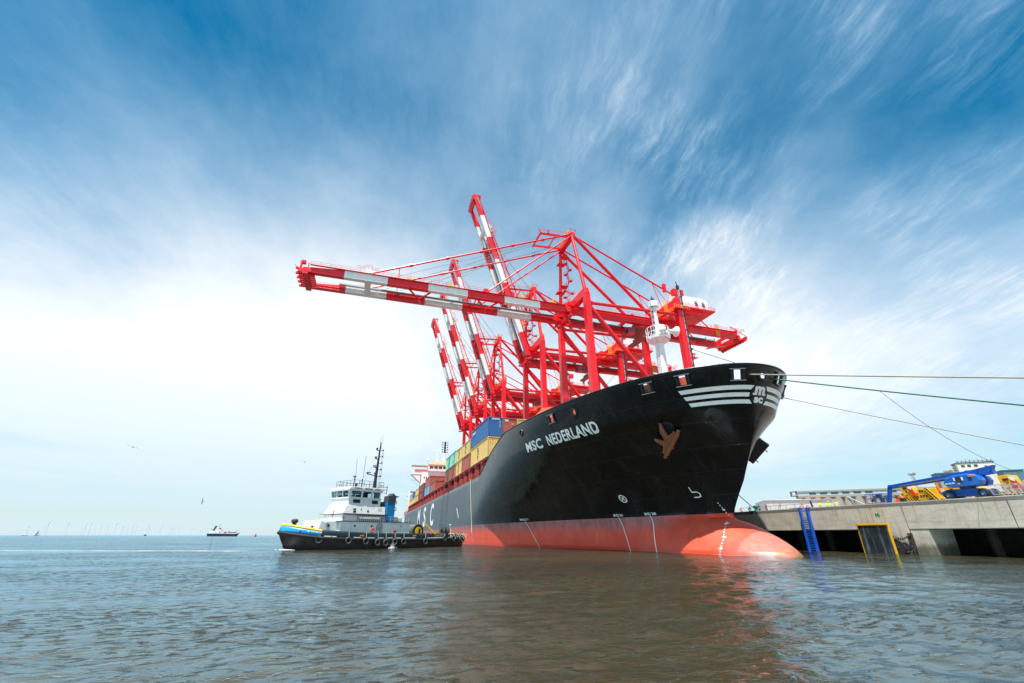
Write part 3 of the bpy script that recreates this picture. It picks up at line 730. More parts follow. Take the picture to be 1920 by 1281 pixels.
    # --- superstructure far aft
    SW = mat('accommodation_white', (0.80, 0.78, 0.74), 0.5, noise=0.04, nscale=0.3, dirt=(0.5, 0.4, 0.3), dirt_amt=0.25, streak=True)
    OST = mat('orange_stripe', (0.80, 0.14, 0.06), 0.5)
    sup = MB()
    sup.box((XC+0.5, 268, 24.5), (21.0, 12, 23.0)); sup.box((XC, 264.6, 35.0), (31.4, 5, 2.2)); sup.box((XC+2.0, 265, 37.5), (17.0, 8.5, 3.2))
    for s in (-1, 1):
        sup.add([(XC+s*10.4, 262.3, 33.9), (XC+s*15.6, 262.3, 33.9), (XC+s*10.4, 262.3, 29.5), (XC+s*10.4, 267.0, 33.9), (XC+s*15.6, 267.0, 33.9), (XC+s*10.4, 267.0, 29.5)],
                [(0, 1, 2), (3, 4, 5), (0, 3, 4, 1), (1, 4, 5, 2)])
    so = put(sup.build('superstructure', SW, ship))
    mb = MB(); mb.box((XC+2.0, 260.72, 39.3), (17.6, .3, .55)); mb.box((XC-10.2, 261.95, 36.35), (7.6, .3, .7)); put(mb.build('bridge_stripe', OST, ship))
    mb = MB(); mb.box((XC-7.3, 264.8, 38.9), (16.6, 4.6, 0.5)); put(mb.build('bridge_wing_awning', mat('tan_awning', (0.42, 0.33, 0.22), .7, noise=.2, nscale=1), ship))
    for k in range(6):
        w = MB(); w.box((XC-4.6+k*2.6, 260.7, 38.0), (2.1, .12, 1.3)); put(w.build('window', GLASS, ship))
    for x, z in ((-8.2, 32.2), (-7.0, 32.2), (-3.2, 32.2), (-8.4, 28.6), (-3, 28.6), (1, 32.2), (4, 32.2), (-8.4, 25.0)):
        w = MB(); w.box((XC+x, 261.96, z), (.65, .1, .8)); put(w.build('window', GLASS, ship))
    mb = MB(); mb.tube((XC-15.6, 263, 31.0), (XC-10.2, 263, 30.4), .12, 6); mb.tube((XC-15.6, 263, 31.0), (XC-10.2, 263, 27.0), .1, 6); put(mb.build('wing_crane_arm', GREYST, ship))
    mb = MB(); mb.box((XC, 266, 40.6), (7.5, 4, 2.8)); put(mb.build('radar_house', mat('cream_paint', (.72, .58, .34), .5, noise=.1, nscale=1), ship))
    mb = MB(); mb.tube((XC-1.2, 265, 40), (XC-1.2, 265, 48.0), .3, 8); mb.tube((XC-4.8, 265, 48), (XC+1.2, 265, 48.2), .16, 6); mb.tube((XC+3.2, 265, 41.5), (XC+3.2, 265, 47), .9, 8, r2=.6)
    mb.lathe((XC-6.5, 265, 42.5), [(0, -.9), (.8, -.5), (1.0, 0), (.8, .6), (0, .9)], 10); mb.tube((XC-6.5, 265, 39), (XC-6.5, 265, 42), .15, 6)
    put(mb.build('radar_mast', WHITE, ship))
    mb = MB(); mb.tube((XC+3.2, 265, 46.5), (XC+3.2, 265, 54.0), .55, 8)
    for k in range(5): mb.tube((XC+1.6, 265, 47.6+k*1.4), (XC+4.8, 265, 47.6+k*1.4), .12, 5); [mb.lathe((XC+a, 265, 47.6+k*1.4), [(0, 0), (.3, 0), (.3, .5), (0, .5)], 6) for a in (1.6, 4.8)]
    put(mb.build('signal_mast', DARK, ship))
    mb = MB(); mb.box((XC+2, 282, 26), (9, 8, 26)); put(mb.build('funnel', SW, ship))
    mb = MB(); mb.box((22.3, 271.5, 19), (1.3, 2.2, 12.2)); mb.box((25.5, 271.5, 24.9), (6, 1.0, .6), 1)
    for z in (15, 17.5, 20, 22.5): mb.box((21.6, 271.0, z), (.3, .8, .5), 1)
    put(mb.build('stern_gantry', [SW, DARK], ship))
    mb = MB(); mb.box((24.5, 290, 14.1), (2.4, 2.4, 2.4)); mb.lathe((24.5, 286, 14.2), [(0, -1.2), (1.2, -1.2), (1.2, 1.2), (0, 1.2)], 10, axis='X'); mb.tube((23, 283, 13), (23, 283, 16.4), .15, 5)
    put(mb.build('stern_winch', DECKRED, ship))
    return ship
SHIP = build_ship()

# ------------------------------------------------------------------ containers
CM = {}
def cmat(n, c): CM[n] = mat('container_'+n, c, 0.5, noise=0.10, nscale=0.8, dirt=tuple(x*0.55 for x in c), dirt_amt=0.45, streak=True); return CM[n]
cmat('yellow', (0.66, 0.46, 0.15)); cmat('blue', (0.030, 0.12, 0.30)); cmat('brown', (0.36, 0.095, 0.065)); cmat('mint', (0.28, 0.62, 0.46)); cmat('sky', (0.16, 0.35, 0.50))
cmat('maroon', (0.24, 0.05, 0.05)); cmat('grey', (0.28, 0.38, 0.44)); cmat('pink', (0.42, 0.14, 0.13))
CMESH = {}
def container_meshes(L, H, W=3.15):
    key = (round(L, 1), round(H, 1))
    if key in CMESH: return CMESH[key]
    b = MB(); d = 0.09
    def corr(p0, p1, n, out):                        # corrugated wall from p0 to p1
        vs = []; P0, P1 = Vector((*p0, 0)), Vector((*p1, 0)); o = Vector((*out, 0))*d
        for i in range(n+1):
            for t, s in ((i/n, 0), ((i+.30)/n, 0), ((i+.5)/n, 1), ((i+.80)/n, 1)):
                if t > 1: break
                q = P0+(P1-P0)*t-o*s; vs += [(q.x, q.y, .12), (q.x, q.y, H-.12)]
        k = len(vs)//2; b.add(vs, [(2*i, 2*i+2, 2*i+3, 2*i+1) for i in range(k-1)])
    n = int(L/0.42); m = 8; e = 0.08
    corr((e, e), (e, L-e), n, (-1, 0)); corr((W-e, e), (W-e, L-e), n, (1, 0)); corr((e, e), (W-e, e), m, (0, -1)); corr((e, L-e), (W-e, L-e), m, (0, 1))
    b.add([(e, e, H-.06), (W-e, e, H-.06), (W-e, L-e, H-.06), (e, L-e, H-.06)], [(0, 1, 2, 3)]); b.add([(e, e, .08), (W-e, e, .08), (W-e, L-e, .08), (e, L-e, .08)], [(0, 3, 2, 1)])
    f = MB(); t = .17
    for x in (t/2, W-t/2):
        for y in (t/2, L-t/2): f.box((x, y, H/2), (t, t, H))
        for z in (t/2, H-t/2): f.box((x, L/2, z), (t-.01, L-2*t, t-.01))
    for y in (t/2, L-t/2):
        for z in (t/2, H-t/2): f.box((W/2, y, z), (W-2*t, t-.01, t-.01))
    CMESH[key] = (b, f); return CMESH[key]
N_CONT = 0
def container(X, Y, z, L, H, colr, label, text=None):
    H -= .06
    t = thing('shipping_container', label, 'container', (X, Y, z), 0, 'containers stacked on the ship deck')
    b, f = container_meshes(L, H)
    key = ('m', round(L, 1), round(H, 1), colr)
    if key in CMESH:
        for nm, me in zip(('corrugated_wall', 'frame'), CMESH[key]):
            o = bpy.data.objects.new(nm, me); COL.objects.link(o); o.parent = t
    else:
        w = b.build('corrugated_wall', CM[colr], t); fr = f.build('frame', CM[colr], t); CMESH[key] = (w.data, fr.data)
    if text == 'msc':                                # upright black lettering on the long side
        mb = MB(); cz, cy = H*0.5, L*0.55
        vs, fs = text_polys('m', 1.9, bold=.05); W = max(v[0] for v in vs)
        mb.add([(-.03, cy-x+W/2, cz+.25+y) for x, y in vs], fs)
        vs, fs = text_polys('SC', 1.2, bold=.04); W = max(v[0] for v in vs)
        mb.add([(-.03, cy-x+W/2, cz-1.0+y) for x, y in vs], fs)
        mb.build('lettering', DARK, t)
    elif text == 'rail':
        mb = MB(); vs, fs = text_polys('CRONOS', .42, bold=.012); mb.add([(.75+x, -.03, H-.55+y) for x, y in vs], fs)
        vs, fs = text_polys('CRSU 914206', .26); mb.add([(2.55-y*0, -.03, H-.9) if False else (2.5+y, -.03, H-.7-x) for x, y in vs], fs)
        vs, fs = text_polys('CRONOS', .9, bold=.02); mb.add([(-.03, L-1.2-x, H-1.3+y) for x, y in vs], fs)
        mb.build('lettering', LETTER, t)
    elif text == 'tex':
        mb = MB(); vs, fs = text_polys('TEX', .5, bold=.02); mb.add([(.35+x, -.03, H-.75+y) for x, y in vs], fs)
        mb.build('lettering', LETTER, t); mb = MB(); mb.box((2.15, -.02, H-1.25), (.45, .03, .2)); mb.build('sticker', YEL, t)
    elif text == 'end':
        mb = MB(); vs, fs = text_polys('TGHU 4517', .26); mb.add([(2.4+y, -.03, H-.5-x) for x, y in vs], fs); mb.build('lettering', LETTER, t)
    return t
X0 = 22.0; CW = 3.22
container(X0, 86.4, 16.42, 16.0, 4.15, 'yellow', 'long yellow container with black lettering on the bottom tier nearest the bow', 'msc')
container(X0, 86.4, 20.65, 16.2, 4.05, 'blue', 'long dark blue container on top of the stack nearest the bow', 'rail')
container(X0+CW, 86.4, 20.65, 16.2, 4.05, 'brown', 'brown container beside the dark blue one, partly behind the bulwark', 'tex')
container(X0+2*CW, 86.4, 20.65, 16.2, 4.05, 'yellow', 'yellow container end just peeping over the sloping bulwark', 'end')
container(X0+CW, 86.4, 16.42, 16.0, 4.15, 'yellow', 'yellow container on the bottom tier behind the bulwark slope', 'end')
container(X0, 103.8, 16.42, 9.3, 3.55, 'brown', 'brown container on the bottom tier with a yellow container on top of it')
container(X0, 103.8, 20.02, 9.3, 3.4, 'yellow', 'yellow container standing on a brown one, just aft of the dark blue one', 'msc')
container(X0+CW, 103.8, 20.02, 9.3, 3.4, 'yellow', 'yellow container mostly hidden in the second row from the ship side')
container(X0, 113.45, 16.42, 7.7, 3.6, 'yellow', 'short yellow container on the bottom tier with black lettering', 'msc')
container(X0, 113.45, 20.07, 7.7, 3.4, 'yellow', 'short yellow container on the upper tier next to the mint green one', 'msc')
container(X0, 121.6, 16.42, 17.6, 3.6, 'brown', 'long brown container underneath the mint green one')
container(X0, 121.6, 20.07, 17.6, 3.75, 'mint', 'long mint green container on the upper tier')
container(X0+CW, 141.5, 16.42, 16.0, 3.7, 'pink', 'faded red container set one row inboard, bottom tier, aft of the mint green one')
container(X0+CW, 141.5, 20.15, 16.0, 3.7, 'pink', 'faded red container set one row inboard, upper tier, aft of the mint green one')
for k, w in enumerate(('outermost', 'middle', 'innermost')):
    container(X0+k*CW, 160.0, 16.42, 15.8, 3.3, 'brown', 'reddish brown container in the low row of three amidships, the %s one' % w)
container(X0, 176.4, 16.42, 14.2, 3.6, 'sky', 'light blue container on the bottom tier under a brown one', 'msc')
for k, w in enumerate(('outermost', 'middle', 'innermost')):
    container(X0+k*CW, 176.4, 20.05, 14.2, 3.1, 'brown', 'red brown container high amidships above the light blue one, the %s of three' % w)
container(X0, 196.0, 16.42, 18.0, 3.0, 'maroon', 'maroon container on the bottom tier just forward of the bridge')
container(X0, 196.0, 19.45, 18.0, 3.0, 'maroon', 'maroon container on the upper tier just forward of the bridge')
container(X0, 216.0, 16.42, 13.0, 2.9, 'yellow', 'far yellow container on the bottom tier aft of the maroon pair', 'msc')
container(X0, 216.0, 19.35, 13.0, 2.9, 'yellow', 'far yellow container on the upper tier aft of the maroon pair')
container(X0, 231.0, 16.42, 12.5, 2.7, 'yellow', 'far yellow container underneath a dark blue one near the stern')
container(X0, 231.0, 19.15, 12.5, 2.8, 'blue', 'far dark blue container on the upper tier near the stern')
container(X0, 245.0, 16.42, 14.0, 2.6, 'yellow', 'aftmost yellow container on the bottom tier near the stern')
container(X0, 245.0, 19.05, 14.0, 2.7, 'grey', 'aftmost grey blue container on the upper tier near the stern')
# ------------------------------------------------------------------ ship-to-shore cranes
def stair(mb, x, y, z0, z1, run=3.2, rise=2.9, mi=0, along='x'):
    """zig-zag stair flights with landings"""
    z = z0; k = 0
    while z < z1-.2:
        s = 1 if k % 2 == 0 else -1; zz = min(z+rise, z1)
        for o in (-.35, .35):
            if along == 'x': mb.bar((x-s*run/2, y+o, z), (x+s*run/2, y+o, zz), .10, .22, mi)
            else: mb.bar((x+o, y-s*run/2, z), (x+o, y+s*run/2, zz), .10, .22, mi)
        if along == 'x':
            mb.bar((x-s*run/2, y-.4, z+1), (x+s*run/2, y-.4, zz+1), .06, .06, mi); mb.box((x+s*(run/2+.5), y, zz), (1.1, 1.6, .12), mi)
            for a in (-1, 1): mb.bar((x+s*(run/2+1), y+a*.75, zz), (x+s*(run/2+1), y+a*.75, zz+1.1), .07, .07, mi)
            mb.bar((x+s*(run/2+1), y-.75, zz+1.1), (x+s*(run/2+1), y+.75, zz+1.1), .07, .07, mi)
        else:
            mb.bar((x-.4, y-s*run/2, z+1), (x-.4, y+s*run/2, zz+1), .06, .06, mi); mb.box((x, y+s*(run/2+.5), zz), (1.6, 1.1, .12), mi)
            mb.bar((x-.75, y+s*(run/2+1), zz+1.1), (x+.75, y+s*(run/2+1), zz+1.1), .07, .07, mi)
        z = zz; k += 1
def railing(mb, pts, h=1.15, step=2.4, r=.045, mi=0):
    for a, b in zip(pts, pts[1:]):
        a, b = Vector(a), Vector(b); up = Vector((0, 0, h)); n = max(1, int((b-a).length/step))
        mb.bar(a+up, b+up, r*1.6, r*1.6, mi); mb.bar(a+up*.5, b+up*.5, r*1.4, r*1.4, mi)
        for i in range(n+1): p = a+(b-a)*i/n; mb.bar(p, p+up, r*1.5, r*1.5, mi)
def make_crane(raised, label, full=True):
    """origin: quay surface under the middle of the waterside legs; x landward, y along the quay"""
    root = thing('container_crane', label, 'crane', (0, 0, 0), 0, 'red quay cranes in a row')
    Q = 4.9
    def P(u, v, z): return Vector((u, v, z-Q))
    GV = 4.25; APEX = 98.3; V = 10.2; LX = 34.3; GB, GT = 67.0, 69.5
    # legs
    for u, zt in ((0, 71.5), (LX, 76.0)):
        for v in (-V, V):
            b = MB()
            s = 1 if v > 0 else -1
            b.bar(P(u, v, 9.0), P(u, v, zt), 2.35, 2.35, up=(1, 0, 0), w2=1.9, h2=1.75)
            if u == 0:
                b.bar(P(u, v, zt), P(u, v-s*.35, zt+2.3), 1.9, 1.75, up=(1, 0, 0), w2=1.5, h2=1.3)
            b.build('leg', RED, root, bevel=.04)
            # bogies
            g = MB(); g.bar(P(u, v-5.5, 8.6), P(u, v+5.5, 8.6), 1.3, 1.4)
            for dv in (-4, -1.6, 1.6, 4):
                g.bar(P(u, v+dv-1, 7.0), P(u, v+dv+1, 7.0), .9, 1.2)
                for d2 in (-.55, .55): g.lathe(P(u-.25, v+dv+d2, 5.7), [(0, 0), (.62, 0), (.62, .5), (0, .5)], 12, 1, axis='X')
            g.build('bogie', [RED, DARK], root)
    # sill, portal and top beams
    for u in (0, LX):
        b = MB(); b.bar(P(u, -V+1.0, 10.6), P(u, V-1.0, 10.6), 1.7, 2.2); b.build('sill_beam', RED, root)
        b = MB(); b.bar(P(u, -V+.9, 72.4 if u == 0 else 74.2), P(u, V-.9, 72.4 if u == 0 else 74.2), 1.7, 2.9); b.build('cross_beam', RED, root, bevel=.03)
    for v in (-V, V):
        b = MB(); b.bar(P(1.05, v, 24.0), P(LX-1.05, v, 24.0), 1.3, 2.1, up=(0, 0, 1)); b.build('portal_beam', RED, root, bevel=.03)
        b = MB(); b.tube(P(.85, v, 68.6), P(LX-.9, v, 69.6), .52, 12); b.lathe(P(.85, v, 68.6), [(1.0, 0), (.52, 1.4)], 12, axis='X'); b.build('tie_tube', RED, root, smooth=True)
        b = MB(); b.tube(P(.9, v, 67.2), P(17.6, v, 46.8), .72, 14); b.tube(P(17.6, v, 46.8), P(LX-1, v, 26.4), .72, 14); b.build('diagonal_brace', RED, root, smooth=True)
    # A-frame
    for s in (-1, 1):
        b = MB(); b.tube(P(-.1, s*(V-.5), 73.5), P(-1.0, s*5.0, APEX), .62, 16, r2=.55); b.build('mast_leg', RED, root, smooth=True)
        b = MB(); b.tube(P(-.6, s*5.0, APEX), P(28.4, s*4.3, 70.0), .58, 12); b.build('backstay_strut', RED, root, smooth=True)
        b = MB(); b.tube(P(-.3, s*4.4, APEX+.4), P(39.0, s*4.4, 81.0), .30, 8); b.tube(P(30, s*4.4, 84.9), P(33, s*4.4, 74), .13, 5); b.tube(P(30, s*4.4, 84.9), P(36.5, s*4.4, 76), .10, 5)
        b.tube(P(39, s*4.4, 81), P(52, s*4.2, 69.7), .2, 6)
        b.build('backstay', RED, root, smooth=True)
    b = MB(); b.bar(P(-.8, -5.6, APEX), P(-.8, 5.6, APEX), 1.7, 1.5); b.bar(P(-.8, -5.0, APEX+1.1), P(-.8, 5.0, APEX+1.1), 1.2, .8)
    for s in (-3.6, 3.6): b.bar(P(-1.0, s, APEX+.2), P(-12.5, s, APEX+.2-1.0), .35, .8)
    b.bar(P(-12.3, -4.2, APEX-.8), P(-12.3, 4.2, APEX-.8), .5, .6); b.bar(P(-6.5, -3.6, APEX-.3), P(-6.5, 3.6, APEX-.3), .3, .4)
    railing(b, [P(-12.3, -4.2, APEX-.4), P(-1, -4.2, APEX+.6)], step=1.6); railing(b, [P(-1.5, -5.4, APEX+1.5), P(-1.5, 5.4, APEX+1.5), P(.4, 5.4, APEX+1.5), P(.4, -5.4, APEX+1.5), P(-1.5, -5.4, APEX+1.5)], step=1.5)
    b.bar(P(-12.5, -4, APEX-.4), P(-13.0, -4, APEX+.8), .3, .3); b.bar(P(-9.5, -4, APEX-.4), P(-9.5, -4, APEX+.9), .4, .5)
    b.build('apex_head', RED, root)
    b = MB(); b.lathe(P(-1.0, -3.0, APEX+2.0), [(0, -.3), (.85, -.3), (.85, .3), (0, .3)], 16, axis='Y'); b.lathe(P(-1.0, 3.0, APEX+2.0), [(0, -.3), (.85, -.3), (.85, .3), (0, .3)], 16, axis='Y')
    b.box(P(-1.4, -3.2, APEX+2.6), (.6, .7, 1.6)); b.box(P(0.1, -3.2, APEX+2.2), (.3, .9, 1.2))
    b.build('rope_sheave', YEL, root)
    # access stair on the far mast leg
    b = MB()
    for k, z in enumerate((74.5, 77.2, 82.0, 84.6, 93.0, 96.0)):
        vv = V-.5-(z-73.5)/24.8*4.7; b.box(P(-.2+(.9 if k % 2 else -.4), vv, z), (2.9, 2.4, .14)); railing(b, [P(-1.6, vv-1.2, z), P(1.3, vv-1.2, z), P(1.3, vv+1.2, z)], step=.9)
    stair(b, 2.6, 7.6-0, 71.5-Q, 83-Q, run=2.0, rise=2.2); stair(b, 2.2, 6.4, 84.5-Q, 94-Q, run=.9, rise=2.4)
    for dx in (-.28, .28): b.tube(P(1.2+dx+1.0, 7.6, 82), P(1.9+dx, 5.6, 95.5), .07, 5)
    b.build('mast_stair', RED, root)
    b = MB()
    for k in range(9): b.bar(P(1.0+k*.22, -V+2.0+k*.3, 72.5), P(1.0+k*.22, -V+2.0+k*.3, 77.0), .09, .09)
    railing(b, [P(.9, -7.5, 74), P(.9, 5.5, 74)], step=1.5, h=1.3); railing(b, [P(-.9, -8, 74), P(-.9, 7, 74)], step=1.5, h=1.2)
    b.build('yellow_guard', YEL, root)
    # hinge gear
    for s in (-1, 1):
        b = MB(); b.bar(P(-5.2, s*GV, 69.6), P(.6, s*GV, 72.2), .9, 1.2); b.box(P(-3, s*GV, 70.4), (2.2, 1.8, 1.3)); b.build('hinge_bracket', RED, root)
        b = MB(); b.lathe(P(-4.0, s*GV, 68.2), [(0, -1.0), (1.0, -1.0), (1.0, 1.0), (0, 1.0)], 16, axis='Y'); b.build('hinge_pin', RED, root)
        b = MB(); b.lathe(P(-2.2, s*2.2, 71.6), [(0, -.3), (.9, -.3), (.9, .3), (0, .3)], 14, axis='Y'); b.build('guide_sheave', DARK, root)
    b = MB(); b.bar(P(-3.2, -5.2, 66.4), P(-3.2, 5.2, 66.4), 1.1, .9); b.bar(P(-5.0, -GV, 66.1), P(-1.0, 0, 65.6), .6, .7); b.bar(P(-5.0, GV, 66.1), P(-1.0, 0, 65.6), .6, .7); b.build('hinge_cross_beam', RED, root)
    for k in range(6):
        b = MB(); b.box(P(-6+k*1.7, random.uniform(-3, 3), 69.9+random.uniform(0, 1.0)), (1.0, .8, .9)); b.build('gear_box', RED if k % 2 else DARK, root)
    # main girders on the landside of the hinge
    for s in (-1, 1):
        b = MB(); b.bar(P(-3.6, s*GV, (GB+GT)/2), P(63.5, s*GV, (GB+GT)/2), 1.3, GT-GB); b.bar(P(-3.6, s*(GV-.75), GB+.25), P(63.5, s*(GV-.75), GB+.25), .35, .3)
        b.build('main_girder', RED, root, bevel=.03)
        b = MB(); yy = s*(GV+.9)
        b.box(P(29.5, yy+s*.35, 69.2), (66, .9, .1)); railing(b, [P(-3, yy+s*.75, 69.2), P(62.5, yy+s*.75, 69.2)], step=2.2)
        b.build('walkway', RED, root)
    b = MB(); b.bar(P(-2, GV-1.1, 69.2), P(60, GV-1.1, 69.2), .8, .45); b.bar(P(-2, GV-1.9, 68.7), P(55, GV-1.9, 68.7), .3, .3, 1); b.build('cable_tray', [GREYST, DARK], root)
    b = MB()
    for u in (20, 45, 63.4): b.bar(P(u, -GV-.4, GT+.45), P(u, GV+.4, GT+.45), .9, 1.0)
    b.bar(P(63.6, -GV-1, 67.3), P(63.6, GV+1, 67.3), 1.0, 2.0); b.box(P(65.2, 0, 66.6), (2.6, 11.5, .3)); b.box(P(66.6, 0, 67.6), (.2, 11.5, 1.2))
    for k in range(9): b.lathe(P(65.0, -5+k*1.25, 66.1), [(0, -.15), (.6, -.15), (.6, .15), (0, .15)], 10, axis='Y')
    railing(b, [P(60, -5.6, 69.6), P(66, -5.8, 69.6), P(66, 5.8, 69.6)], step=1.3)
    b.bar(P(60, -5.6, 71.2), P(66.2, -5.6, 68.3), .2, .2); b.build('girder_end', RED, root)
    b = MB()
    for k in range(6): b.bar(P(53.5+k*.35, -5.2+k*.05, 66.8), P(53.5+k*.35, -5.2, 71.4), .12, .12)
    b.build('yellow_guard', YEL, root)
    # machinery house and its floor
    b = MB(); b.prism([(36.5, 76.3-Q), (52.5, 76.3-Q), (52.5, 80.2-Q), (50.5, 81.2-Q), (38.5, 81.2-Q), (36.5, 80.2-Q)], -5.2, 5.2, axis='Y'); house = b.build('machinery_house', WHITE, root, bevel=.06)
    for u in (47.3, 50.4): w = MB(); w.box(P(u, -5.24, 78.4), (1.0, .12, 1.2)); w.bar(P(u-1.0, -5.6, 79.4), P(u+.2, -5.6, 79.4), .8, .15, 1); w.build('window', [GLASS, WHITE], house)
    b = MB(); b.box(P(45.5, 0, 75.9), (17, 13, .5)); b.prism([(33.8, 70.0-Q), (37.5, 70.0-Q), (50, 75.6-Q), (50, 75.9-Q), (33.8, 75.9-Q)], -4.9, -4.3, axis='Y'); b.prism([(33.8, 70.0-Q), (37.5, 70.0-Q), (50, 75.6-Q), (50, 75.9-Q), (33.8, 75.9-Q)], 4.3, 4.9, axis='Y')
    b.box(P(36.2, -2, 73.0), (5.6, 6.4, 5.6)); b.box(P(30.6, -4.6, 71.4), (4.8, 2.0, 3.4)); b.box(P(38, -7.0, 80.6), (4.2, 1.6, 2.2)); b.box(P(33, -6.8, 81.8), (1.0, 1.0, 3.2))
    railing(b, [P(37, -6.5, 76.2), P(54, -6.5, 76.2), P(54, 6.5, 76.2)], step=1.4); b.box(P(44.0, -6.0, 73.3), (6, 1.4, .15)); railing(b, [P(41, -6.7, 73.3), P(47, -6.7, 73.3)], step=1.2)
    b.bar(P(28.5, -4.4, 70), P(34, -4.4, 76), .5, .8)
    b.build('machinery_platform', RED, root)
    b = MB(); railing(b, [P(32.0, -V-1.3, 71.5), P(38, -V-1.3, 71.5)], step=.8, h=1.3)
    for k in range(11): b.bar(P(27.5+k*.62, -8.6-k*.16, 68.0+k*.35), P(27.5+k*.62, -8.6-k*.16, 69.4+k*.35), .09, .09)
    b.bar(P(27.2, -8.6, 69.3), P(34.4, -10.3, 73.2), .10, .10); b.bar(P(27.2, -8.6, 68.6), P(34.4, -10.3, 72.5), .10, .10)
    for k in range(5): b.bar(P(31.0+k*.35, -7.5, 70.0), P(31.0+k*.35, -7.5, 76.4), .10, .10)
    b.build('yellow_guard', YEL, root)
    b = MB(); b.bar(P(27, -8.6, 67.9), P(34.4, -10.2, 71.7), 1.4, .2); b.box(P(35.2, -V-1.0, 71.3), (6.5, 1.6, .2))
    stair(b, LX+3.2, -V+1.5, 42-Q, 70-Q, run=2.4, rise=2.6); b.bar(P(LX+1, -V+.8, 56), P(LX+4.8, -V+1.2, 56.3), .5, .4); b.bar(P(LX+1, -V+.8, 52), P(LX+4.4, -V+1.2, 55.5), .3, .3)
    b.bar(P(40, -4.6, 67), P(56, -2.6, 60.8), .8, .6) if False else None
    b.build('leg_stair', RED, root)
    b = MB(); b.bar(P(LX+1.25, -V-.4, 12), P(LX+1.25, -V-.4, 79.5), .5, .55); b.build('cable_duct', mat('duct_grey', (.34, .35, .37), .5, noise=.1, nscale=1), root)
    b = MB(); b.bar(P(LX+1.75, -V-.5, 12), P(LX+1.75, -V-.5, 79.0), .35, .5)
    for k in range(26): b.bar(P(LX+1.0, -V-.75, 14+2.5*k), P(LX+2.0, -V-.75, 14+2.5*k), .15, .15)
    b.box(P(LX+1.1, -V-.4, 80.3), (.8, .8, 1.4)); b.bar(P(LX+1.0, -V-.4, 81), P(LX+.8, -V-.4, 82.6), .2, .2); b.build('ladder_shaft', DARK, root)
    # rear lowered service platform
    b = MB(); b.bar(P(50.5, -3.0, 62.4), P(60.5, -1.4, 65.3), 1.8, .25); b.bar(P(50.5, -3.0, 62.4), P(50.5, -3.0, 66.7), .2, .2); b.bar(P(54.2, -3.0, 63.5), P(54.2, -3.0, 66.7), .2, .2); b.bar(P(58, -1.8, 64.6), P(58, -1.8, 66.7), .2, .2)
    railing(b, [P(50.5, -3.8, 62.6), P(60.5, -2.2, 65.5)], step=1.4); b.build('service_gangway', RED, root)
    # trolley and cab parked by the landside leg
    b = MB(); b.box(P(24.0, 0, 66.2), (7.5, 7.6, .7)); b.box(P(22.2, -2.6, 67.1), (2, 2, 1.0)); b.box(P(26, 2, 67.0), (2, 2, 1.0), 1); railing(b, [P(20.2, -3.9, 66.5), P(28, -3.9, 66.5)], step=1.3)
    tr = b.build('trolley', [DECKRED, DARK], root)
    b = MB(); b.box(P(19.4, -2.8, 64.6), (2.4, 2.2, 2.3)); cb = b.build('cab', RED, tr, bevel=.1); cb.location = (0, 0, 0)
    b = MB(); b.box(P(18.16, -2.8, 64.6), (.1, 1.9, 1.7)); b.box(P(19.4, -3.93, 64.7), (1.9, .1, 1.4)); b.build('cab_window', GLASS, tr)
    # hoist ropes hanging
    b = MB()
    for du in (-1.5, 1.5):
        for dv in (-1.2, 1.2): b.tube(P(24+du, dv, 66), P(24+du, dv, 63), .05, 4)
    b.build('hoist_rope', CABLE, root)
    b = MB(); b.box(P(24, 0, 62.6), (2.2, 9.5, .5)); b.box(P(24, 0, 63.2), (2.0, 3.0, .8)); b.build('spreader', DECKRED, root)
    # lettering board on the portal beam
    vs, fs = text_polys('SWL 65 t', 1.25, bold=.05); b = MB(); b.add([P(10+x*1.15, -V-.69, 23.6+y) for x, y in vs], fs); b.build('lettering', LETTER, root)
    # ---- boom, modelled level with its hinge at the origin, then swung
    HU, HZ = -4.0, 68.1; A = rad(72.0) if raised else 0.0
    ca, sa = math.cos(A), math.sin(A)
    def Bm(l, v, h):                                  # l along the boom from the hinge, h above its axis
        return P(HU-l*ca+h*sa, v, HZ+l*sa+h*ca)
    UPV = (sa, 0, ca)
    LEN = 78.6
    marks = [0, 9.7, 21.4, 33.0, 44.8, 56.4, 68.1, 78.6]           # red and white bands
    for s in (-1, 1):
        b = MB()
        for k in range(7):
            mi = k % 2
            if k < 6: b.bar(Bm(marks[k], s*GV, .25), Bm(marks[k+1], s*GV, .25), 1.25, 2.2, mi, up=UPV)
            else: b.bar(Bm(marks[k], s*GV, .25), Bm(marks[k+1], s*GV, -.15), 1.25, 2.2, mi, up=UPV, h2=1.4)
            b.bar(Bm(marks[k], s*(GV-.78), -.72), Bm(marks[k+1]-.01, s*(GV-.78), -.72), .34, .24, mi, up=UPV)
            b.bar(Bm(marks[k], s*(GV-.72), .2), Bm(marks[k+1]-.01, s*(GV-.72), .2), .16, .25, mi, up=UPV)
        b.build('boom_girder', [RED, CWHITE], root, bevel=.03)
        b = MB(); yy = s*(GV+1.15)
        def brail(l0, l1, v, h, step=2.2, hh=1.15):
            n = max(1, int((l1-l0)/step))
            for q in (hh*.5, hh): b.bar(Bm(l0, v, h+q), Bm(l1, v, h+q), .06, .06)
            for i in range(n+1): l = l0+(l1-l0)*i/n; b.bar(Bm(l, v, h), Bm(l, v, h+hh), .07, .07)
        brail(1, 60.0, yy, 1.35); brail(64, 77, yy, 1.15); b.bar(Bm(1, yy-s*.3, 1.3), Bm(77, yy-s*.3, 1.3), .7, .08, up=UPV)
        for l in (60.0, 62.0, 64.0): brail(l-.9, l+.9, yy, 1.9+(0.9 if l == 62 else .3), step=.6)
        b.build('boom_walkway', RED, root)
    b = MB()
    for l in (78.0,): b.bar(Bm(l, -GV-.6, -.55), Bm(l, GV+.6, -.55), 1.4, 1.9, up=UPV)
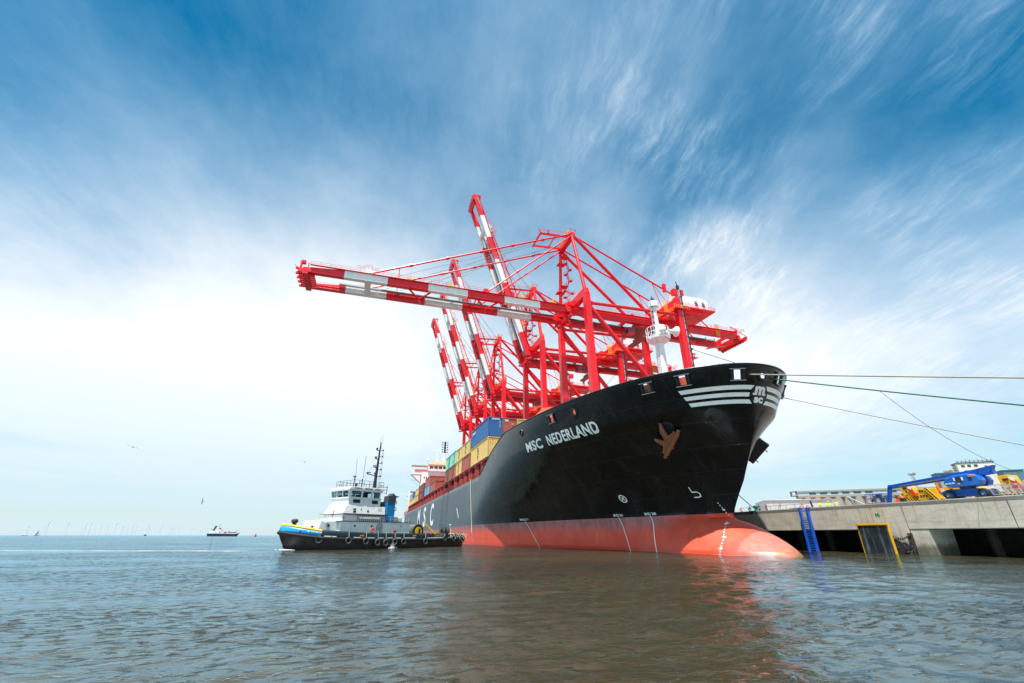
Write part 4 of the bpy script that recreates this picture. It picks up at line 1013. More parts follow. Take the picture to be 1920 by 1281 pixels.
    for l in (68.5, 30.0): b.bar(Bm(l, -GV, -.3), Bm(l, GV, -.3), .3, .35, up=UPV) if l == 30 else None
    for l in (26.5, 47.0):
        b.bar(Bm(l-3, -GV+.6, -.9), Bm(l, 0, -1.7), .4, .4, up=UPV); b.bar(Bm(l+3, -GV+.6, -.9), Bm(l, 0, -1.7), .4, .4, up=UPV); b.bar(Bm(l, 0, -1.7), Bm(l-1, GV-.6, -.9), .5, .5, up=UPV)
    for k in range(8): b.bar(Bm(79.3, -GV-.4+k*1.15, -.4), Bm(79.3, -GV+.3+k*1.15, -.4), 1.2, 1.2, up=UPV); b.bar(Bm(80.2, -GV-.2+k*1.15, .2-(k % 2)*.9), Bm(80.2, -GV+.4+k*1.15, .2-(k % 2)*.9), .8, .5, up=UPV)
    for k in range(7): b.bar(Bm(75.6, -GV+.8+k*1.1, -1.2), Bm(78, -GV+.8+k*1.1, -1.2), .7, .3, up=UPV)
    for q in (-GV, GV): b.bar(Bm(79.8, q, 0), Bm(81.0, q, 1.1), .12, .12)
    b.bar(Bm(79.4, -GV, .3), Bm(79.4, -GV, 2.6), .5, .5); b.bar(Bm(77.6, -GV, .6), Bm(77.6, -GV, 2.2), .25, .25); b.bar(Bm(78.8, -GV-.7, 2.2), Bm(78.8, -GV+.5, 2.2), .9, .8)
    b.build('boom_tip', RED, root)
    # white brackets carrying the outer stays
    for l, mm in ((61.8, CWHITE), (27.3, RED)):
        for s in (-1, 1):
            b = MB(); a0, a1, a2, a3 = Bm(l-1.5, s*GV, 1.4), Bm(l-.5, s*GV, 3.0), Bm(l+.5, s*GV, 3.0), Bm(l+1.5, s*GV, 1.4)
            w = Vector((0, .4, 0)); b.add([a0-w, a1-w, a2-w, a3-w, a0+w, a1+w, a2+w, a3+w], [(0, 1, 2, 3), (7, 6, 5, 4), (0, 4, 5, 1), (1, 5, 6, 2), (2, 6, 7, 3), (3, 7, 4, 0)]); b.build('stay_bracket', mm, root)
    b = MB(); b.bar(Bm(61.8, -GV+.6, -.1), Bm(61.8, GV-.6, -.1), 1.6, 1.3, up=UPV); b.build('boom_cross_beam', CWHITE, root)
    b = MB(); b.bar(Bm(2, GV-1.25, 1.2), Bm(70, GV-1.25, 1.2), .8, .45, up=UPV); b.bar(Bm(2, GV-2.0, .9), Bm(58, GV-2.0, .9), .25, .25, 1, up=UPV); b.build('cable_tray', [GREYST, DARK], root)
    ap = lambda s: P(-1.4, s*4.9, APEX+.1)
    for s in (-1, 1):
        b = MB()
        def link(p, q, r=.30):
            b.tube(p, q, r, 8); n = max(1, int((q-p).length/11))
            for i in range(n+1): c = p+(q-p)*i/n; d = (q-p).normalized(); b.tube(c-d*.5, c+d*.5, r*1.6, 8)
        if not raised:
            link(Bm(61.0, s*GV, 2.2), ap(s)+Vector((0, 0, .3))); link(Bm(26.8, s*GV, 2.2), ap(s)-Vector((0, 0, .5)), .26)
            b.bar(Bm(53.5, s*GV, 1.4), Bm(53.5, s*GV, 5.2), .22, .22)
        else:                                         # stays folded along the raised boom
            k1, k2 = Bm(30, s*(GV-.8), 4.3), Bm(13, s*(GV-.8), 4.6)
            link(Bm(61, s*GV, 2.2), k1, .24); link(k1, k2, .24); link(k2, ap(s), .24); link(Bm(26.8, s*GV, 2.2), Bm(12, s*GV, 3.0), .2); link(Bm(12, s*GV, 3.0), ap(s), .2)
            for l in (16, 24, 33, 42, 51, 59): b.bar(Bm(l, s*GV, 1.4), Bm(l, s*(GV-.5), 4.0 if l < 50 else 2.6), .16, .16)
        b.build('forestay', RED, root, smooth=True)
    b = MB()
    for s in (-1, 1):
        for k, dv in enumerate((0, .5, 1.6, 2.1)):
            b.tube(Bm(57.0-k*4.5*(0 if raised else 1), s*(2.9-dv), 1.7), P(-11.5 if k > 1 else -2.0, s*(3.1-dv), APEX+(.3 if k > 1 else 1.0)), .055, 4)
    b.build('boom_hoist_cable', CABLE, root)
    b = MB()
    for l in (13, 22, 35, 47, 59) if raised else (38.5, 50.3, 16.0, 5.5):
        b.bar(Bm(l-.8, -GV-1.2, 1.4), Bm(l+.8, -GV-1.2, 1.4), .5, .3, up=UPV); b.bar(Bm(l, -GV-1.2, 1.4), Bm(l, -GV-1.2, 2.9), .3, .3)
    b.build('yellow_guard', YEL, root)
    if raised:
        b = MB()
        for l in (14, 23, 32, 41, 50, 59):
            b.bar(Bm(l-1.0, -GV, 1.6), Bm(l+1.0, -GV, 4.4), .16, .16); b.bar(Bm(l, -GV-.8, 4.2), Bm(l, GV, 4.2), .12, .12); b.bar(Bm(l+.4, -GV, 4.2), Bm(l+1.8, -GV, 5.4), .12, .12)
        b.build('boom_ladder', RED, root)
    return root
lowered = make_crane(False, 'red crane nearest the bow, its striped boom lowered level over the ship')
lowered.location = (58, 115.7, 4.9)
up0 = make_crane(True, 'second red crane, with the tallest raised boom, just behind the lowered one')
for k, (Yc, lab) in enumerate(((154.3, None), (207.8, 'third red crane from the bow with its boom raised'), (245.5, 'fourth red crane from the bow with its boom raised'),
                               (284.0, 'farthest red crane, its raised boom the leftmost and smallest'))):
    c = up0 if k == 0 else copy_tree(up0)
    c.location = (58, Yc, 4.9)
    if lab: c['label'] = lab

# ------------------------------------------------------------------ quay
CONC = None
def concrete():
    m = bpy.data.materials.new('quay_concrete'); m.use_nodes = True; T = NT(m.node_tree); p = T.n['Principled BSDF']
    pos = T.node('ShaderNodeNewGeometry').outputs['Position']; sep = T.node('ShaderNodeSeparateXYZ'); T.put(sep.inputs[0], pos)
    n = T.noise(pos, 0.7, 7, 0.65); n2 = T.noise(pos, 5.0, 5, 0.6)
    c = T.mix(T.rng(n, 0.3, 0.7), (0.52, 0.475, 0.385), (0.66, 0.605, 0.505)); c = T.mix(T.rng(n2, 0.45, 0.8, 0, .35), c, (0.25, 0.22, 0.17))
    alg = T.math('MULTIPLY', T.rng(sep.outputs[2], 0.2, 2.3, 1.0, 0.0), T.rng(T.noise(T.mapping(pos, scale=(1, 1, .4)), 2.0, 6, .7), .35, .6)); c = T.mix(T.math('MULTIPLY', alg, .75), c, (0.10, 0.085, 0.05))
    grime = T.noise(T.mapping(pos, scale=(1, .5, 1.4)), 1.1, 8, .72); c = T.mix(T.math('MULTIPLY', T.rng(grime, .50, .68), .45), c, (0.26, 0.235, 0.19))
    st = T.noise(T.mapping(pos, scale=(1, 2.3, 0.10), loc=(0, 1.2, 0)), 1.0, 4, 0.6)
    c = T.mix(T.math('MULTIPLY', T.rng(st, 0.60, 0.72), 0.55), c, (0.34, 0.20, 0.07))
    drip = T.noise(T.mapping(pos, scale=(1, 5.0, 0.15), loc=(0, 2.2, 0)), 1.0, 3, 0.6)
    c = T.mix(T.math('MULTIPLY', T.math('MULTIPLY', T.rng(drip, 0.60, 0.66), T.rng(sep.outputs[2], 2.4, 4.4)), 0.75), c, (0.42, 0.20, 0.05))
    crack = T.rng(T.math('ABSOLUTE', T.math('SUBTRACT', T.math('MULTIPLY_ADD', T.noise(pos, 1.5, 3), .12, sep.outputs[2]), 3.09)), 0.0, 0.016, 1, 0)
    c = T.mix(T.math('MULTIPLY', crack, .6), c, (0.12, 0.10, 0.08))
    tide = T.rng(T.math('MULTIPLY_ADD', n, 0.8, sep.outputs[2]), 1.1, 1.6, 1, 0)
    c = T.mix(T.math('MULTIPLY', tide, .75), c, (0.07, 0.058, 0.035))
    T.put(p.inputs['Base Color'], c); p.inputs['Roughness'].default_value = .85
    T.put(p.inputs['Normal'], T.bump(T.math('ADD', n, T.math('MULTIPLY', n2, .3)), .35, .04))
    return m
CONC = concrete()
DARKC = mat('shaded_concrete', (0.045, 0.040, 0.032), 0.7, noise=0.4, nscale=0.8, dirt=(0.14, 0.11, 0.08), dirt_amt=.5, streak=True)  # under-deck shade is put into this dark colour
def build_quay():
    q = thing('quay_wall', 'pale concrete quay wall of big beams with rust streaks above the water on the right', 'quay', (54, 30, 0))
    off = Vector((54, 30, 0))
    seams = [-60, -34, 4, 14.5, 25.45, 34.05, 37.37, 38.66, 53.0, 58, 68, 80, 92, 104, 116, 128, 140, 160, 180, 200, 220, 240, 260, 290, 330]
    g = .045
    for a, b in zip(seams, seams[1:]):
        zb = 2.36 if a < 80 else 2.3
        if (a, b) in ((34.05, 37.37), (37.37, 38.66)): zb = 1.0 if False else -2.5
        m = MB(); m.prism([(54.0, zb+.06), (54.06, zb), (56.5, zb), (56.5, 4.60), (54.0, 4.60)], a+g, b-g, axis='Y')
        o = m.build('wall_beam', CONC, q); o.location = -off
    m = MB()
    m.box((105, 135, 4.78), (102, 390, .32)); m.box((54.63, 135, 4.62), (1.2, 390, .28))      # deck slab over the beams
    o = m.build('deck_slab', mat('deck_concrete', (.20, .19, .165), .85, noise=.15, nscale=.3, dirt=(.11, .10, .09), dirt_amt=.4), q); o.location = -off
    m = MB(); m.box((54.27, 135, 4.98), (.5, 389, .10)); o = m.build('edge_coping', CONC, q); o.location = -off
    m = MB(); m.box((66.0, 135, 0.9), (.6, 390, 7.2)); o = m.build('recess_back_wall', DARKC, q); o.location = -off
    for y in (33.2, 66, 100, 134, 170, 210, 250, 290, -4, -40):
        m = MB(); m.prism([(54.05, 2.33), (54.05, -2.5), (57.3, -2.5), (57.6, 2.3), (57.6, 4.5), (56.4, 4.5), (56.4, 2.33)], y-.9, y+.85 if y != 33.2 else y+.80, axis='Y'); o = m.build('support_pier', CONC, q); o.location = -off
    # darker columns in the recess
    for k in range(40):
        y = -30+k*4.3
        if abs(y-33.2) < 2.5: continue
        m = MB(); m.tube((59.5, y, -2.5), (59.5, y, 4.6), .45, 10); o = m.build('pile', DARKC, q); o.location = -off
    # pale strip on one beam
    m = MB(); m.add([(53.985, 51.9, 4.6), (53.985, 52.9, 4.6), (53.985, 52.9, 2.45), (53.985, 51.9, 2.45)], [(0, 1, 2, 3)])
    o = m.build('pale_panel', mat('pale_concrete', (.46, .44, .38), .9, noise=.1, nscale=2), q); o.location = -off
    # sprayed green mark
    m = MB()
    for a, b, c, d in ((36.9, 4.05, 36.9, 3.65), (36.9, 4.0, 36.75, 3.7), (36.75, 3.7, 36.62, 4.0), (36.62, 4.05, 36.60, 3.6), (36.9, 3.85, 36.5, 3.95), (36.6, 3.6, 36.45, 3.9)):
        m.bar((53.99, a, b), (53.99, c, d), .09, .01, up=(1, 0, 0))
    o = m.build('sprayed_mark', mat('spray_green', (.02, .45, .12), .6), q); o.location = -off
    return q
build_quay()
# land behind the quay, to the horizon
m = MB(); m.add([(156.1, -400, 4.6), (2500, -400, 4.6), (2500, 2500, 4.6), (156.1, 2500, 4.6)], [(0, 1, 2, 3)])
tag(m.build('ground', mat('yard_ground', (.20, .18, .15), .9, noise=.2, nscale=.05)), kind='structure')
m = MB(); m.add([(156.1, -400, 4.6), (156.1, 2500, 4.6), (156.1, 2500, -3), (156.1, -400, -3)], [(0, 1, 2, 3)]); tag(m.build('embankment', DARKC), kind='structure')

def ladder():
    L = thing('quay_ladder', 'blue steel ladder going down the quay wall into the water', 'ladder', (53.7, 45.35, 0))
    blue = mat('ladder_blue', (0.012, 0.10, 0.55), .4, noise=.1, nscale=2)
    for dy in (-.52, .52):
        m = MB(); m.bar((0, dy, -1.4), (0, dy, 4.98), .34, .26, up=(0, 1, 0)); m.bar((0, dy, 4.9), (.9, dy, 4.98), .26, .3) ; m.build('rail', blue, L, bevel=.02)
    r1, r2 = MB(), MB()
    for k in range(22):
        z = -.9+k*.27
        (r2 if z > 2.35 else r1).bar((.02, -.36, z), (.02, .36, z), .12, .13)
    r1.build('rung', blue, L); r2.build('rung', mat('rung_worn', (.45, .47, .50), .5, noise=.2, nscale=4), L)
    m = MB()
    for dy in (-.5, .5): m.torus((.35, dy, 5.05), .24, .05, 14, 6, mtx=Matrix.Rotation(rad(90), 3, 'Z')) ; m.bar((.35, dy-.3, 5.0), (.35, dy+.3, 5.0), .08, .08)
    m.build('hand_hoop', ORANGE, L)
    return L
ladder()
def fender():
    f = thing('quay_fender', 'large dark fender panel in a yellow frame standing in the water against the quay', 'fender', (52.9, 36.85, 0))
    m = MB(); m.box((0, 0, .9), (.30, 3.0, 4.0))
    pan = m.build('panel', None or mat('fender_slab', (.018, .028, .034), .35, noise=.5, nscale=.9, dirt=(.35, .38, .38), dirt_amt=.55, streak=True), f, bevel=.02)
    m = MB(); m.bar((-.02, -1.68, 2.88), (-.02, 1.68, 2.88), .40, .20); m.bar((-.02, -1.6, -1.2), (-.02, -1.6, 2.79), .20, .16, up=(0, 1, 0)); m.bar((-.02, 1.6, -1.2), (-.02, 1.6, 2.79), .14, .11, up=(0, 1, 0))
    m.build('frame', YEL, f, bevel=.02)
    m = MB(); m.lathe((.2, -.6, .55), [(.0, 0), (.75, 0), (.55, .35), (.75, .7), (0, .72)], 20, axis='X'); m.lathe((.2, -1.5, .6), [(.0, 0), (.9, 0), (.7, .4), (.9, .75), (0, .76)], 20, axis='X'); m.build('rubber_cone', RUBBER, f, smooth=True)
    for a, b in (((.1, -1.6, 1.7), (1.05, -2.9, 1.95)), ((.1, -1.6, .9), (1.05, -2.6, .3)), ((1.02, -2.6, 1.95), (1.02, -2.75, .2))):
        m = MB(); A, B = Vector(a), Vector(b); n = 9
        for i in range(n):
            c = A+(B-A)*(i+.5)/n-Vector((0, 0, .35*math.sin(math.pi*(i+.5)/n))); mt = Matrix.Rotation(rad(90*(i % 2)), 3, (B-A).normalized()); m.torus(c, .10, .04, 8, 5, mtx=mt)
        m.build('chain', mat('rusty_chain', (.05, .04, .035), .6, noise=.4, nscale=6), f)
    m = MB(); m.box((1.03, -2.75, 1.2), (.1, .45, 1.6)); m.build('chain_plate', mat('rusty_chain', (.05, .04, .035)), f)
    return f
fender()

# ------------------------------------------------------------------ mooring lines
def rope(label, P0, P1, r, m, sag=0.0, n=40, cat='rope', name='mooring_rope', group=None):
    A, B = Vector(P0), Vector(P1); mb = MB()
    cu = bpy.data.curves.new(name, 'CURVE'); cu.dimensions = '3D'; cu.bevel_depth = r; cu.bevel_resolution = 2
    pts = [A+(B-A)*i/n-Vector((0, 0, sag*4*(i/n)*(1-i/n))) for i in range(n+1)]
    for a, b in zip(pts, pts[1:]): mb.tube(a, b, r, 7, cap=False)
    o = mb.build(name, m, None, smooth=True, angle=80); bpy.data.curves.remove(cu)
    o.data.transform(Matrix.Translation(-A)); o.location = A
    tag(o, label, cat, group); return o
rope('pale mooring rope running level from the centre of the bow out of the picture', (35.9, 32.95, 17.1), (58.0, -7.0, 5.3), .065, ROPEM, .12)
rope('green mooring rope from the port bow fairlead sloping down to the right', (39.2, 32.9, 16.95), (58.0, 4.4, 5.3), .065, ROPEG, .25)
rope('lowest mooring rope, tan, running from behind the port bow down to the right', (43.2, 36.9, 16.7), (56.0, 15.1, 5.3), .042, ROPEM, .15)
rope('thin dark heaving line hanging from the green mooring rope down to the yellow truck', (43.75, 26.0, 13.9), (60.0, 26.3, 7.25), .018, DARK, 1.0, name='heaving_line')
rope('dark mooring rope dropping steeply from the port side of the hull to the bollard', (52.4, 64.9, 16.6), (54.3, 53.6, 5.2), .06, ROPEG, .1)
rope('tan towing line from the tug stern up to the ship deck edge', (18.4, 82.3, 2.2), (21.35, 99.0, 13.3), .045, ROPEM, .3, name='towing_line')
def bollard(x, y, label, m):
    b = thing('mooring_bollard', label, 'bollard', (x, y, 5.03)); q = MB()
    q.lathe((0, 0, 0), [(0, 0), (.42, 0), (.42, .06), (.24, .12), (.22, .45), (.38, .58), (.38, .72), (0, .8)], 16); q.build('post', m, b, smooth=True)
    q = MB(); q.box((0, 0, .03), (1.1, .9, .06)); q.build('base_plate', m, b); return b
GREENP = mat('bollard_green', (.01, .22, .17), .5, noise=.2, nscale=3)
b = bollard(54.55, 53.7, 'green bollard on the quay edge where the dark rope from the bow ends', GREENP)
q = MB(); q.bar((-.62, 0, .05), (-.62, 0, -.55), .35, .12, up=(0, 1, 0)); q.build('rope_guard', GREENP, b)
bollard(58, -7, 'bollard ahead of the bow holding the pale mooring rope', DARK); bollard(58, 4.4, 'bollard ahead of the bow holding the green mooring rope', DARK); bollard(56, 15.1, 'bollard ahead of the bow holding the lowest tan rope', DARK)

# ------------------------------------------------------------------ people
def person(x, y, z, yaw, label, top, helmet, legs=None, arm=0.0, scale=1.0, group=None):
    t = thing('person', label, 'person', (x, y, z), yaw, group); t.scale = (scale,)*3
    J = {'pel': (0, 0, .95), 'ch': (0, .01, 1.28), 'nk': (0, .01, 1.47), 'hd': (0, -.01, 1.60), 'hd2': (0, -.02, 1.72)}
    vs, es, rs = [], [], []
    def nd(p, r, par=None):
        vs.append(p); rs.append(r)
        if par is not None: es.append((par, len(vs)-1))
        return len(vs)-1
    a = nd((0, 0, .95), .14); c = nd((0, .01, 1.15), .135, a); d = nd((0, .01, 1.36), .16, c); e = nd((0, .0, 1.49), .06, d); f_ = nd((0, -.01, 1.60), .09, e); nd((0, -.01, 1.70), .085, f_)
    for s in (-1, 1):
        h = nd((s*.10, 0, .88), .10, a); k = nd((s*.12, -.03, .48), .065, h); an = nd((s*.13, .02, .09), .042, k); nd((s*.14, -.14, .04), .035, an)
        sh = nd((s*.19, .01, 1.40), .062, d); el = nd((s*.27, -.02-.06*arm, 1.14), .045, sh); wr = nd((s*(.24-.06*arm), -.10-.2*arm, .94+.22*arm), .030, el); hn = nd((s*(.22-.07*arm), -.15-.22*arm, .88+.26*arm), .03, wr)
        for q in range(4): nd((s*(.22-.07*arm)+(q-1.5)*.018, -.20-.22*arm, .83+.26*arm-.008*abs(q-1.5)), .009, hn)
        nd((s*(.17-.07*arm), -.17-.22*arm, .87+.26*arm), .010, hn)
    me = bpy.data.meshes.new('body'); me.from_pydata(vs, es, []); o = bpy.data.objects.new('body', me); COL.objects.link(o); o.parent = t
    sk = o.modifiers.new('skin', 'SKIN'); sv = me.skin_vertices[0].data
    for i, r in enumerate(rs): sv[i].radius = (r, r*.85 if r > .11 else r)
    sv[0].use_root = True
    sb = o.modifiers.new('sub', 'SUBSURF'); sb.levels = sb.render_levels = 1
    me.materials.append(SKIN)
    q = MB(); q.lathe((0, 0, 0), [(.20, .80), (.215, .95), (.20, 1.12), (.235, 1.34), (.17, 1.46), (.09, 1.50)], 16)
    for v_i, (x_, y_, z_) in enumerate(q.v): q.v[v_i] = (x_, y_*.72, z_)
    for s in (-1, 1):
        q.tube((s*.17, .01, 1.42), (s*.275, -.02-.06*arm, 1.13), .082, 10, r2=.068); q.tube((s*.275, -.02-.06*arm, 1.13), (s*(.245-.06*arm), -.10-.19*arm, .96+.21*arm), .068, 10, r2=.055)
    q.build('jacket', top, t, smooth=True, angle=60)
    q = MB()
    for z_ in (.98, 1.12): q.lathe((0, 0, 0), [(.222, z_), (.222, z_+.05)], 16)
    for v_i, (x_, y_, z_) in enumerate(q.v): q.v[v_i] = (x_, y_*.74, z_)
    q.build('reflective_band', mat('reflective_silver', (.75, .77, .78), .3), t)
    q = MB()
    for s in (-1, 1): q.tube((s*.095, 0, .93), (s*.12, -.03, .48), .125, 12, r2=.088); q.tube((s*.12, -.03, .48), (s*.13, .02, .06), .088, 12, r2=.075)
    q.build('trousers', legs or NAVY, t, smooth=True, angle=60)
    q = MB(); q.lathe((0, -.01, 1.69), [(.125, 0), (.128, .04), (.10, .10), (0, .135)], 14); q.box((0, -.12, 1.70), (.17, .12, .015)); q.build('helmet', helmet, t, smooth=True)
    return t
WH = mat('helmet_white', (.8, .8, .8), .4)
person(69.9, 55.7, 5.06, rad(200), 'person in a yellow hi-vis jacket and red cap, farthest left of three by the shed', HIVIS, mat('cap_red', (.6, .03, .03), .6), arm=.8)
person(70.9, 55.1, 5.0, rad(150), 'person in a yellow hi-vis jacket, middle of the three on the quay', HIVIS, HIVIS, arm=.4)
person(70.6, 53.6, 5.06, rad(120), 'person in a yellow hi-vis jacket and orange helmet, rightmost of the three on the quay', HIVIS, HIVISO, HIVIS, arm=1)
person(66.4, 70.8, 5.0, rad(190), 'person in a yellow hi-vis vest on the quay close beside the ship stem', HIVIS, WH)
person(67.2, 69.7, 5.0, rad(210), 'person in orange hi-vis clothing on the quay beside the ship stem', HIVISO, WH, HIVISO, arm=1)
person(68.0, 68.4, 5.0, rad(170), 'person in dark clothes on the quay to the right of the orange one', NAVY, DARK, arm=1)
person(60.0, 58.4, 5.0, rad(170), 'person in dark clothes standing by the green bollard, on the left', NAVY, DARK, arm=1, scale=.72)
person(60.6, 57.6, 5.0, rad(200), 'person in dark clothes standing by the green bollard, on the right', NAVY, DARK, arm=.6, scale=.68)
# light mast post by the group
m = MB(); m.bar((58.2, 47.6, 5), (58.0, 47.6, 6.1), .16, .16); tag(m.build('marker_post', DARK), 'slanting dark post on the quay just right of the blue ladder', 'post')
m = MB(); m.bar((66, 70.6, 5), (66.2, 69.9, 7.6), .18, .18); tag(m.build('marker_post', DARK), 'dark slanting post among the people beside the ship stem', 'post')

# ------------------------------------------------------------------ white shed, car, guard rail
s = thing('storage_shed', 'long low white shed on the quay left of the grain silos', 'shed', (90, 77, 5))
m = MB(); m.add([(0, 8.2, 0), (0, -8.0, 0), (10, -2.0, 0), (10, 21.3, 0), (0, 8.2, 4.35), (0, -8.0, 3.55), (10, -2, 3.9), (10, 21.3, 4.6)], [(0, 1, 5, 4), (1, 2, 6, 5), (2, 3, 7, 6), (3, 0, 4, 7)]); m.build('wall', WHITE, s)
m = MB(); m.add([(-.15, 8.4, 4.36), (-.15, -8.2, 3.56), (10.1, -2.1, 3.95), (10.1, 21.5, 4.65), (5, 6, 4.5)], [(0, 1, 4), (1, 2, 4), (2, 3, 4), (3, 0, 4)]); m.build('roof', mat('shed_roof', (.62, .63, .64), .5), s, solid=.1)
for y in (4.5, -1.0, -5.5): m = MB(); m.box((-.1, y, 3.35), (.12, .35, .35)); m.build('lamp', YEL, s)
c = thing('parked_car', 'dark parked car in front of the white shed', 'car', (77.5, 67.0, 5.0), rad(82))
cm = mat('car_paint', (.02, .025, .03), .2, coat=.5)
m = MB(); m.prism([(-2.2, .35), (2.2, .35), (2.25, .8), (1.3, .95), (.7, 1.45), (-1.2, 1.5), (-2.0, 1.0), (-2.25, .9)], -.85, .85, axis='Y'); m.build('body', cm, c, bevel=.06)
m = MB(); m.prism([(1.15, .98), (.65, 1.38), (-1.1, 1.42), (-1.75, 1.02)], -.87, .87, axis='Y'); m.build('window', GLASS, c)
for x in (-1.35, 1.35):
    for y in (-.86, .86): m = MB(); m.lathe((x, y, .33), [(0, -.1), (.33, -.1), (.33, .1), (0, .1)], 16, axis='Y'); m.build('wheel', RUBBER, c)
m = MB(); railing(m, [(74, 76.5, 5), (74, 60.5, 5)], h=1.9, step=1.7, r=.05); tag(m.build('guard_rail', GREYST), 'thin steel guard rail in front of the white shed', 'railing')
m = MB(); m.add([(75, y, 4.95+h) for y, h in ((90, 1.5), (88, 2.9), (86, 2.6), (84, 3.1), (82, 2.2), (80, 1.6), (78, .8))]+[(80, y, 4.9) for y in (90, 88, 86, 84, 82, 80, 78)]+[(73, y, 4.9) for y in (90, 88, 86, 84, 82, 80, 78)], [(i, i+1, i+8, i+7) for i in range(6)]+[(i, i+14, i+15, i+1) for i in range(6)])
tag(m.build('rubble_heap', mat('rubble', (.30, .26, .21), .9, noise=.5, nscale=2, bump=1, bscale=2)), 'pale heap of rubble on the quay beside the ship stem', 'rubble', kind='stuff')
# ------------------------------------------------------------------ boom lift on the quay
def chevron():
    m = bpy.data.materials.new('chevron_band'); m.use_nodes = True; T = NT(m.node_tree); p = T.n['Principled BSDF']
    pos = T.node('ShaderNodeNewGeometry').outputs['Position']; sep = T.node('ShaderNodeSeparateXYZ'); T.put(sep.inputs[0], pos)
    f = T.math('FRACT', T.math('MULTIPLY', T.math('ADD', sep.outputs[1], sep.outputs[2]), 3.0))
    f2 = T.math('FRACT', T.math('MULTIPLY', sep.outputs[2], 5.0))
    s = T.math('LESS_THAN', T.math('ABSOLUTE', T.math('SUBTRACT', f, f2)), 0.33)
    T.put(p.inputs['Base Color'], T.mix(s, (.80, .42, .012), (.03, .03, .02))); p.inputs['Roughness'].default_value = .5
    return m
CHEV = chevron()
BLUE = mat('lift_blue', (0.006, 0.085, 0.42), .3, noise=.08, nscale=1.5)
def boom_lift():
    t = thing('boom_lift', 'blue telescopic boom lift parked at the quay edge with its long boom pointing left', 'boom lift', (56.6, 29.4, 5.03))
    def K(Y60, Z60): return (.943*Y60-29.4, 1.8+.943*(Z60-1.8)-5.03)
    # chassis
    m = MB(); m.prism([(1.7, .30), (-1.9, .22), (-2.0, .75), (-1.1, .95), (1.2, .98), (1.9, .75)], -.55, .55, axis='X'); m.build('chassis', BLUE, t, bevel=.04)
    for y in (1.05, -1.75):
        for x in (-.82, .62):
            w = MB(); w.lathe((x, y, .44), [(.20, -.05), (.36, -.06), (.44, -.02), (.46, .06), (.46, .24), (.42, .30), (.25, .30)], 24, axis='X'); 
            wo = w.build('wheel', RUBBER, t, smooth=True, angle=50)
            w = MB(); w.lathe((x, y, .44), [(0, .02), (.08, -.05), (.10, .0), (.16, .02), (.20, -.02), (.25, -.04), (.25, .28), (0, .28)], 20, axis='X'); w.build('hub', mat('hub_blue', (.02, .22, .45), .4), wo)
    # turntable and counterweight body
    m = MB(); prof = [(-1.85, 1.15), (-2.05, 1.6), (-1.9, 2.0), (-1.2, 2.28), (.1, 2.25), (.75, 2.02), (1.05, 1.65), (.95, 1.28), (.5, 1.10)]
    m.prism(prof, -1.05, -.12, axis='X'); body = m.build('engine_cover', mat('cover_blue', (.008, .13, .50), .25, coat=.3), t, bevel=.14)
    m = MB(); m.prism(prof, .12, .95, axis='X'); m.build('counterweight', BLUE, t, bevel=.1)
    m = MB(); m.box((-1.06, -.35, 1.78), (.04, .42, .5)); m.box((-1.05, -1.25, 1.8), (.03, .35, .35)); m.build('vent', DARK, t)
    m = MB(); m.box((-1.07, -.66, 1.85), (.03, .12, .3), 0); m.box((-1.07, .0, 1.85), (.03, .1, .3), 0); m.box((-1.07, -.25, 1.42), (.03, .2, .12), 1); m.build('sticker', [LETTER, YEL], t)
    vs, fs = text_polys('SX-135 XC', .17, bold=.008); m = MB(); m.add([(-1.065, .85-x, 1.42+y+x*.05) for x, y in vs], fs); m.build('lettering', LETTER, t)
    vs, fs = text_polys('SYSTEMS', .26, bold=.01); m = MB(); m.add([(-1.065, -1.2-x*.6, 1.98+y) for x, y in vs], fs); m.build('lettering', YEL, t)
    m = MB(); m.lathe((-.1, -.35, .95), [(.55, 0), (.6, .2), (.5, .25)], 16); m.build('slew_ring', DARK, t)
    # boom
    m = MB()
    a = K(28.2, 7.95); b_ = K(31.5, 7.66); c = K(38.2, 7.10)
    y0, z0 = a; y1, z1 = c
    m.prism([(K(28.0, 8.3)), K(28.5, 7.45), K(30.5, 7.30), K(31.0, 7.62), K(29.6, 8.05)], -.30, .30, axis='X'); m.build('boom_tail', BLUE, t, bevel=.05)
    m = MB(); m.bar((0, y0, z0-.12), (0, y1, z1), .50, .66, w2=.36, h2=.40); m.build('boom', BLUE, t, bevel=.02)
    m = MB(); m.bar((-.27, y0+1.4, z0-.28), (-.20, y1-.9, z1-.03), .05, .18, w2=.04, h2=.12); m.build('hose_track', mat('hose_track', (.16, .14, .12), .6, noise=.3, nscale=5), t)
    m = MB(); m.path([(-.25, y0+.2, z0+.2), (-.3, y0+1.0, z0+.1), (-.28, y0+1.2, z0-.4)], .03, 6); m.build('hose', RUBBER, t)
    m = MB(); k1 = K(38.3, 7.15); k2 = K(39.0, 5.25); m.bar((0, k1[0], k1[1]), (0, k2[0], k2[1]), .30, .34); m.sphere((0, k1[0], k1[1]), .22); m.box((0, k1[0]-.25, k1[1]), (.4, .35, .3)); m.build('jib', BLUE, t, bevel=.02)
    m = MB(); y = K(39.3, 5.4)[0]
    for yy in (y, y+.9, y+1.8):
        for x in (-.45, .45): m.tube((x, yy, .12), (x, yy, 1.15), .03, 6)
    for z in (.15, .65, 1.15):
        for x in (-.45, .45): m.tube((x, y, z), (x, y+1.8, z), .028, 6)
        for yy in (y, y+1.8): m.tube((-.45, yy, z), (.45, yy, z), .028, 6)
    m.box((0, y+.9, .10), (.95, 1.85, .05)); m.build('basket', BLUE, t)
    m = MB(); m.box((-.1, y+1.3, .55), (.3, .35, .4)); m.box((-.1, y+.5, .9), (.4, .5, .35)); m.box((0, y+.3, .5), (.3, .3, .5)); m.build('control_box', DARK, t, bevel=.03)
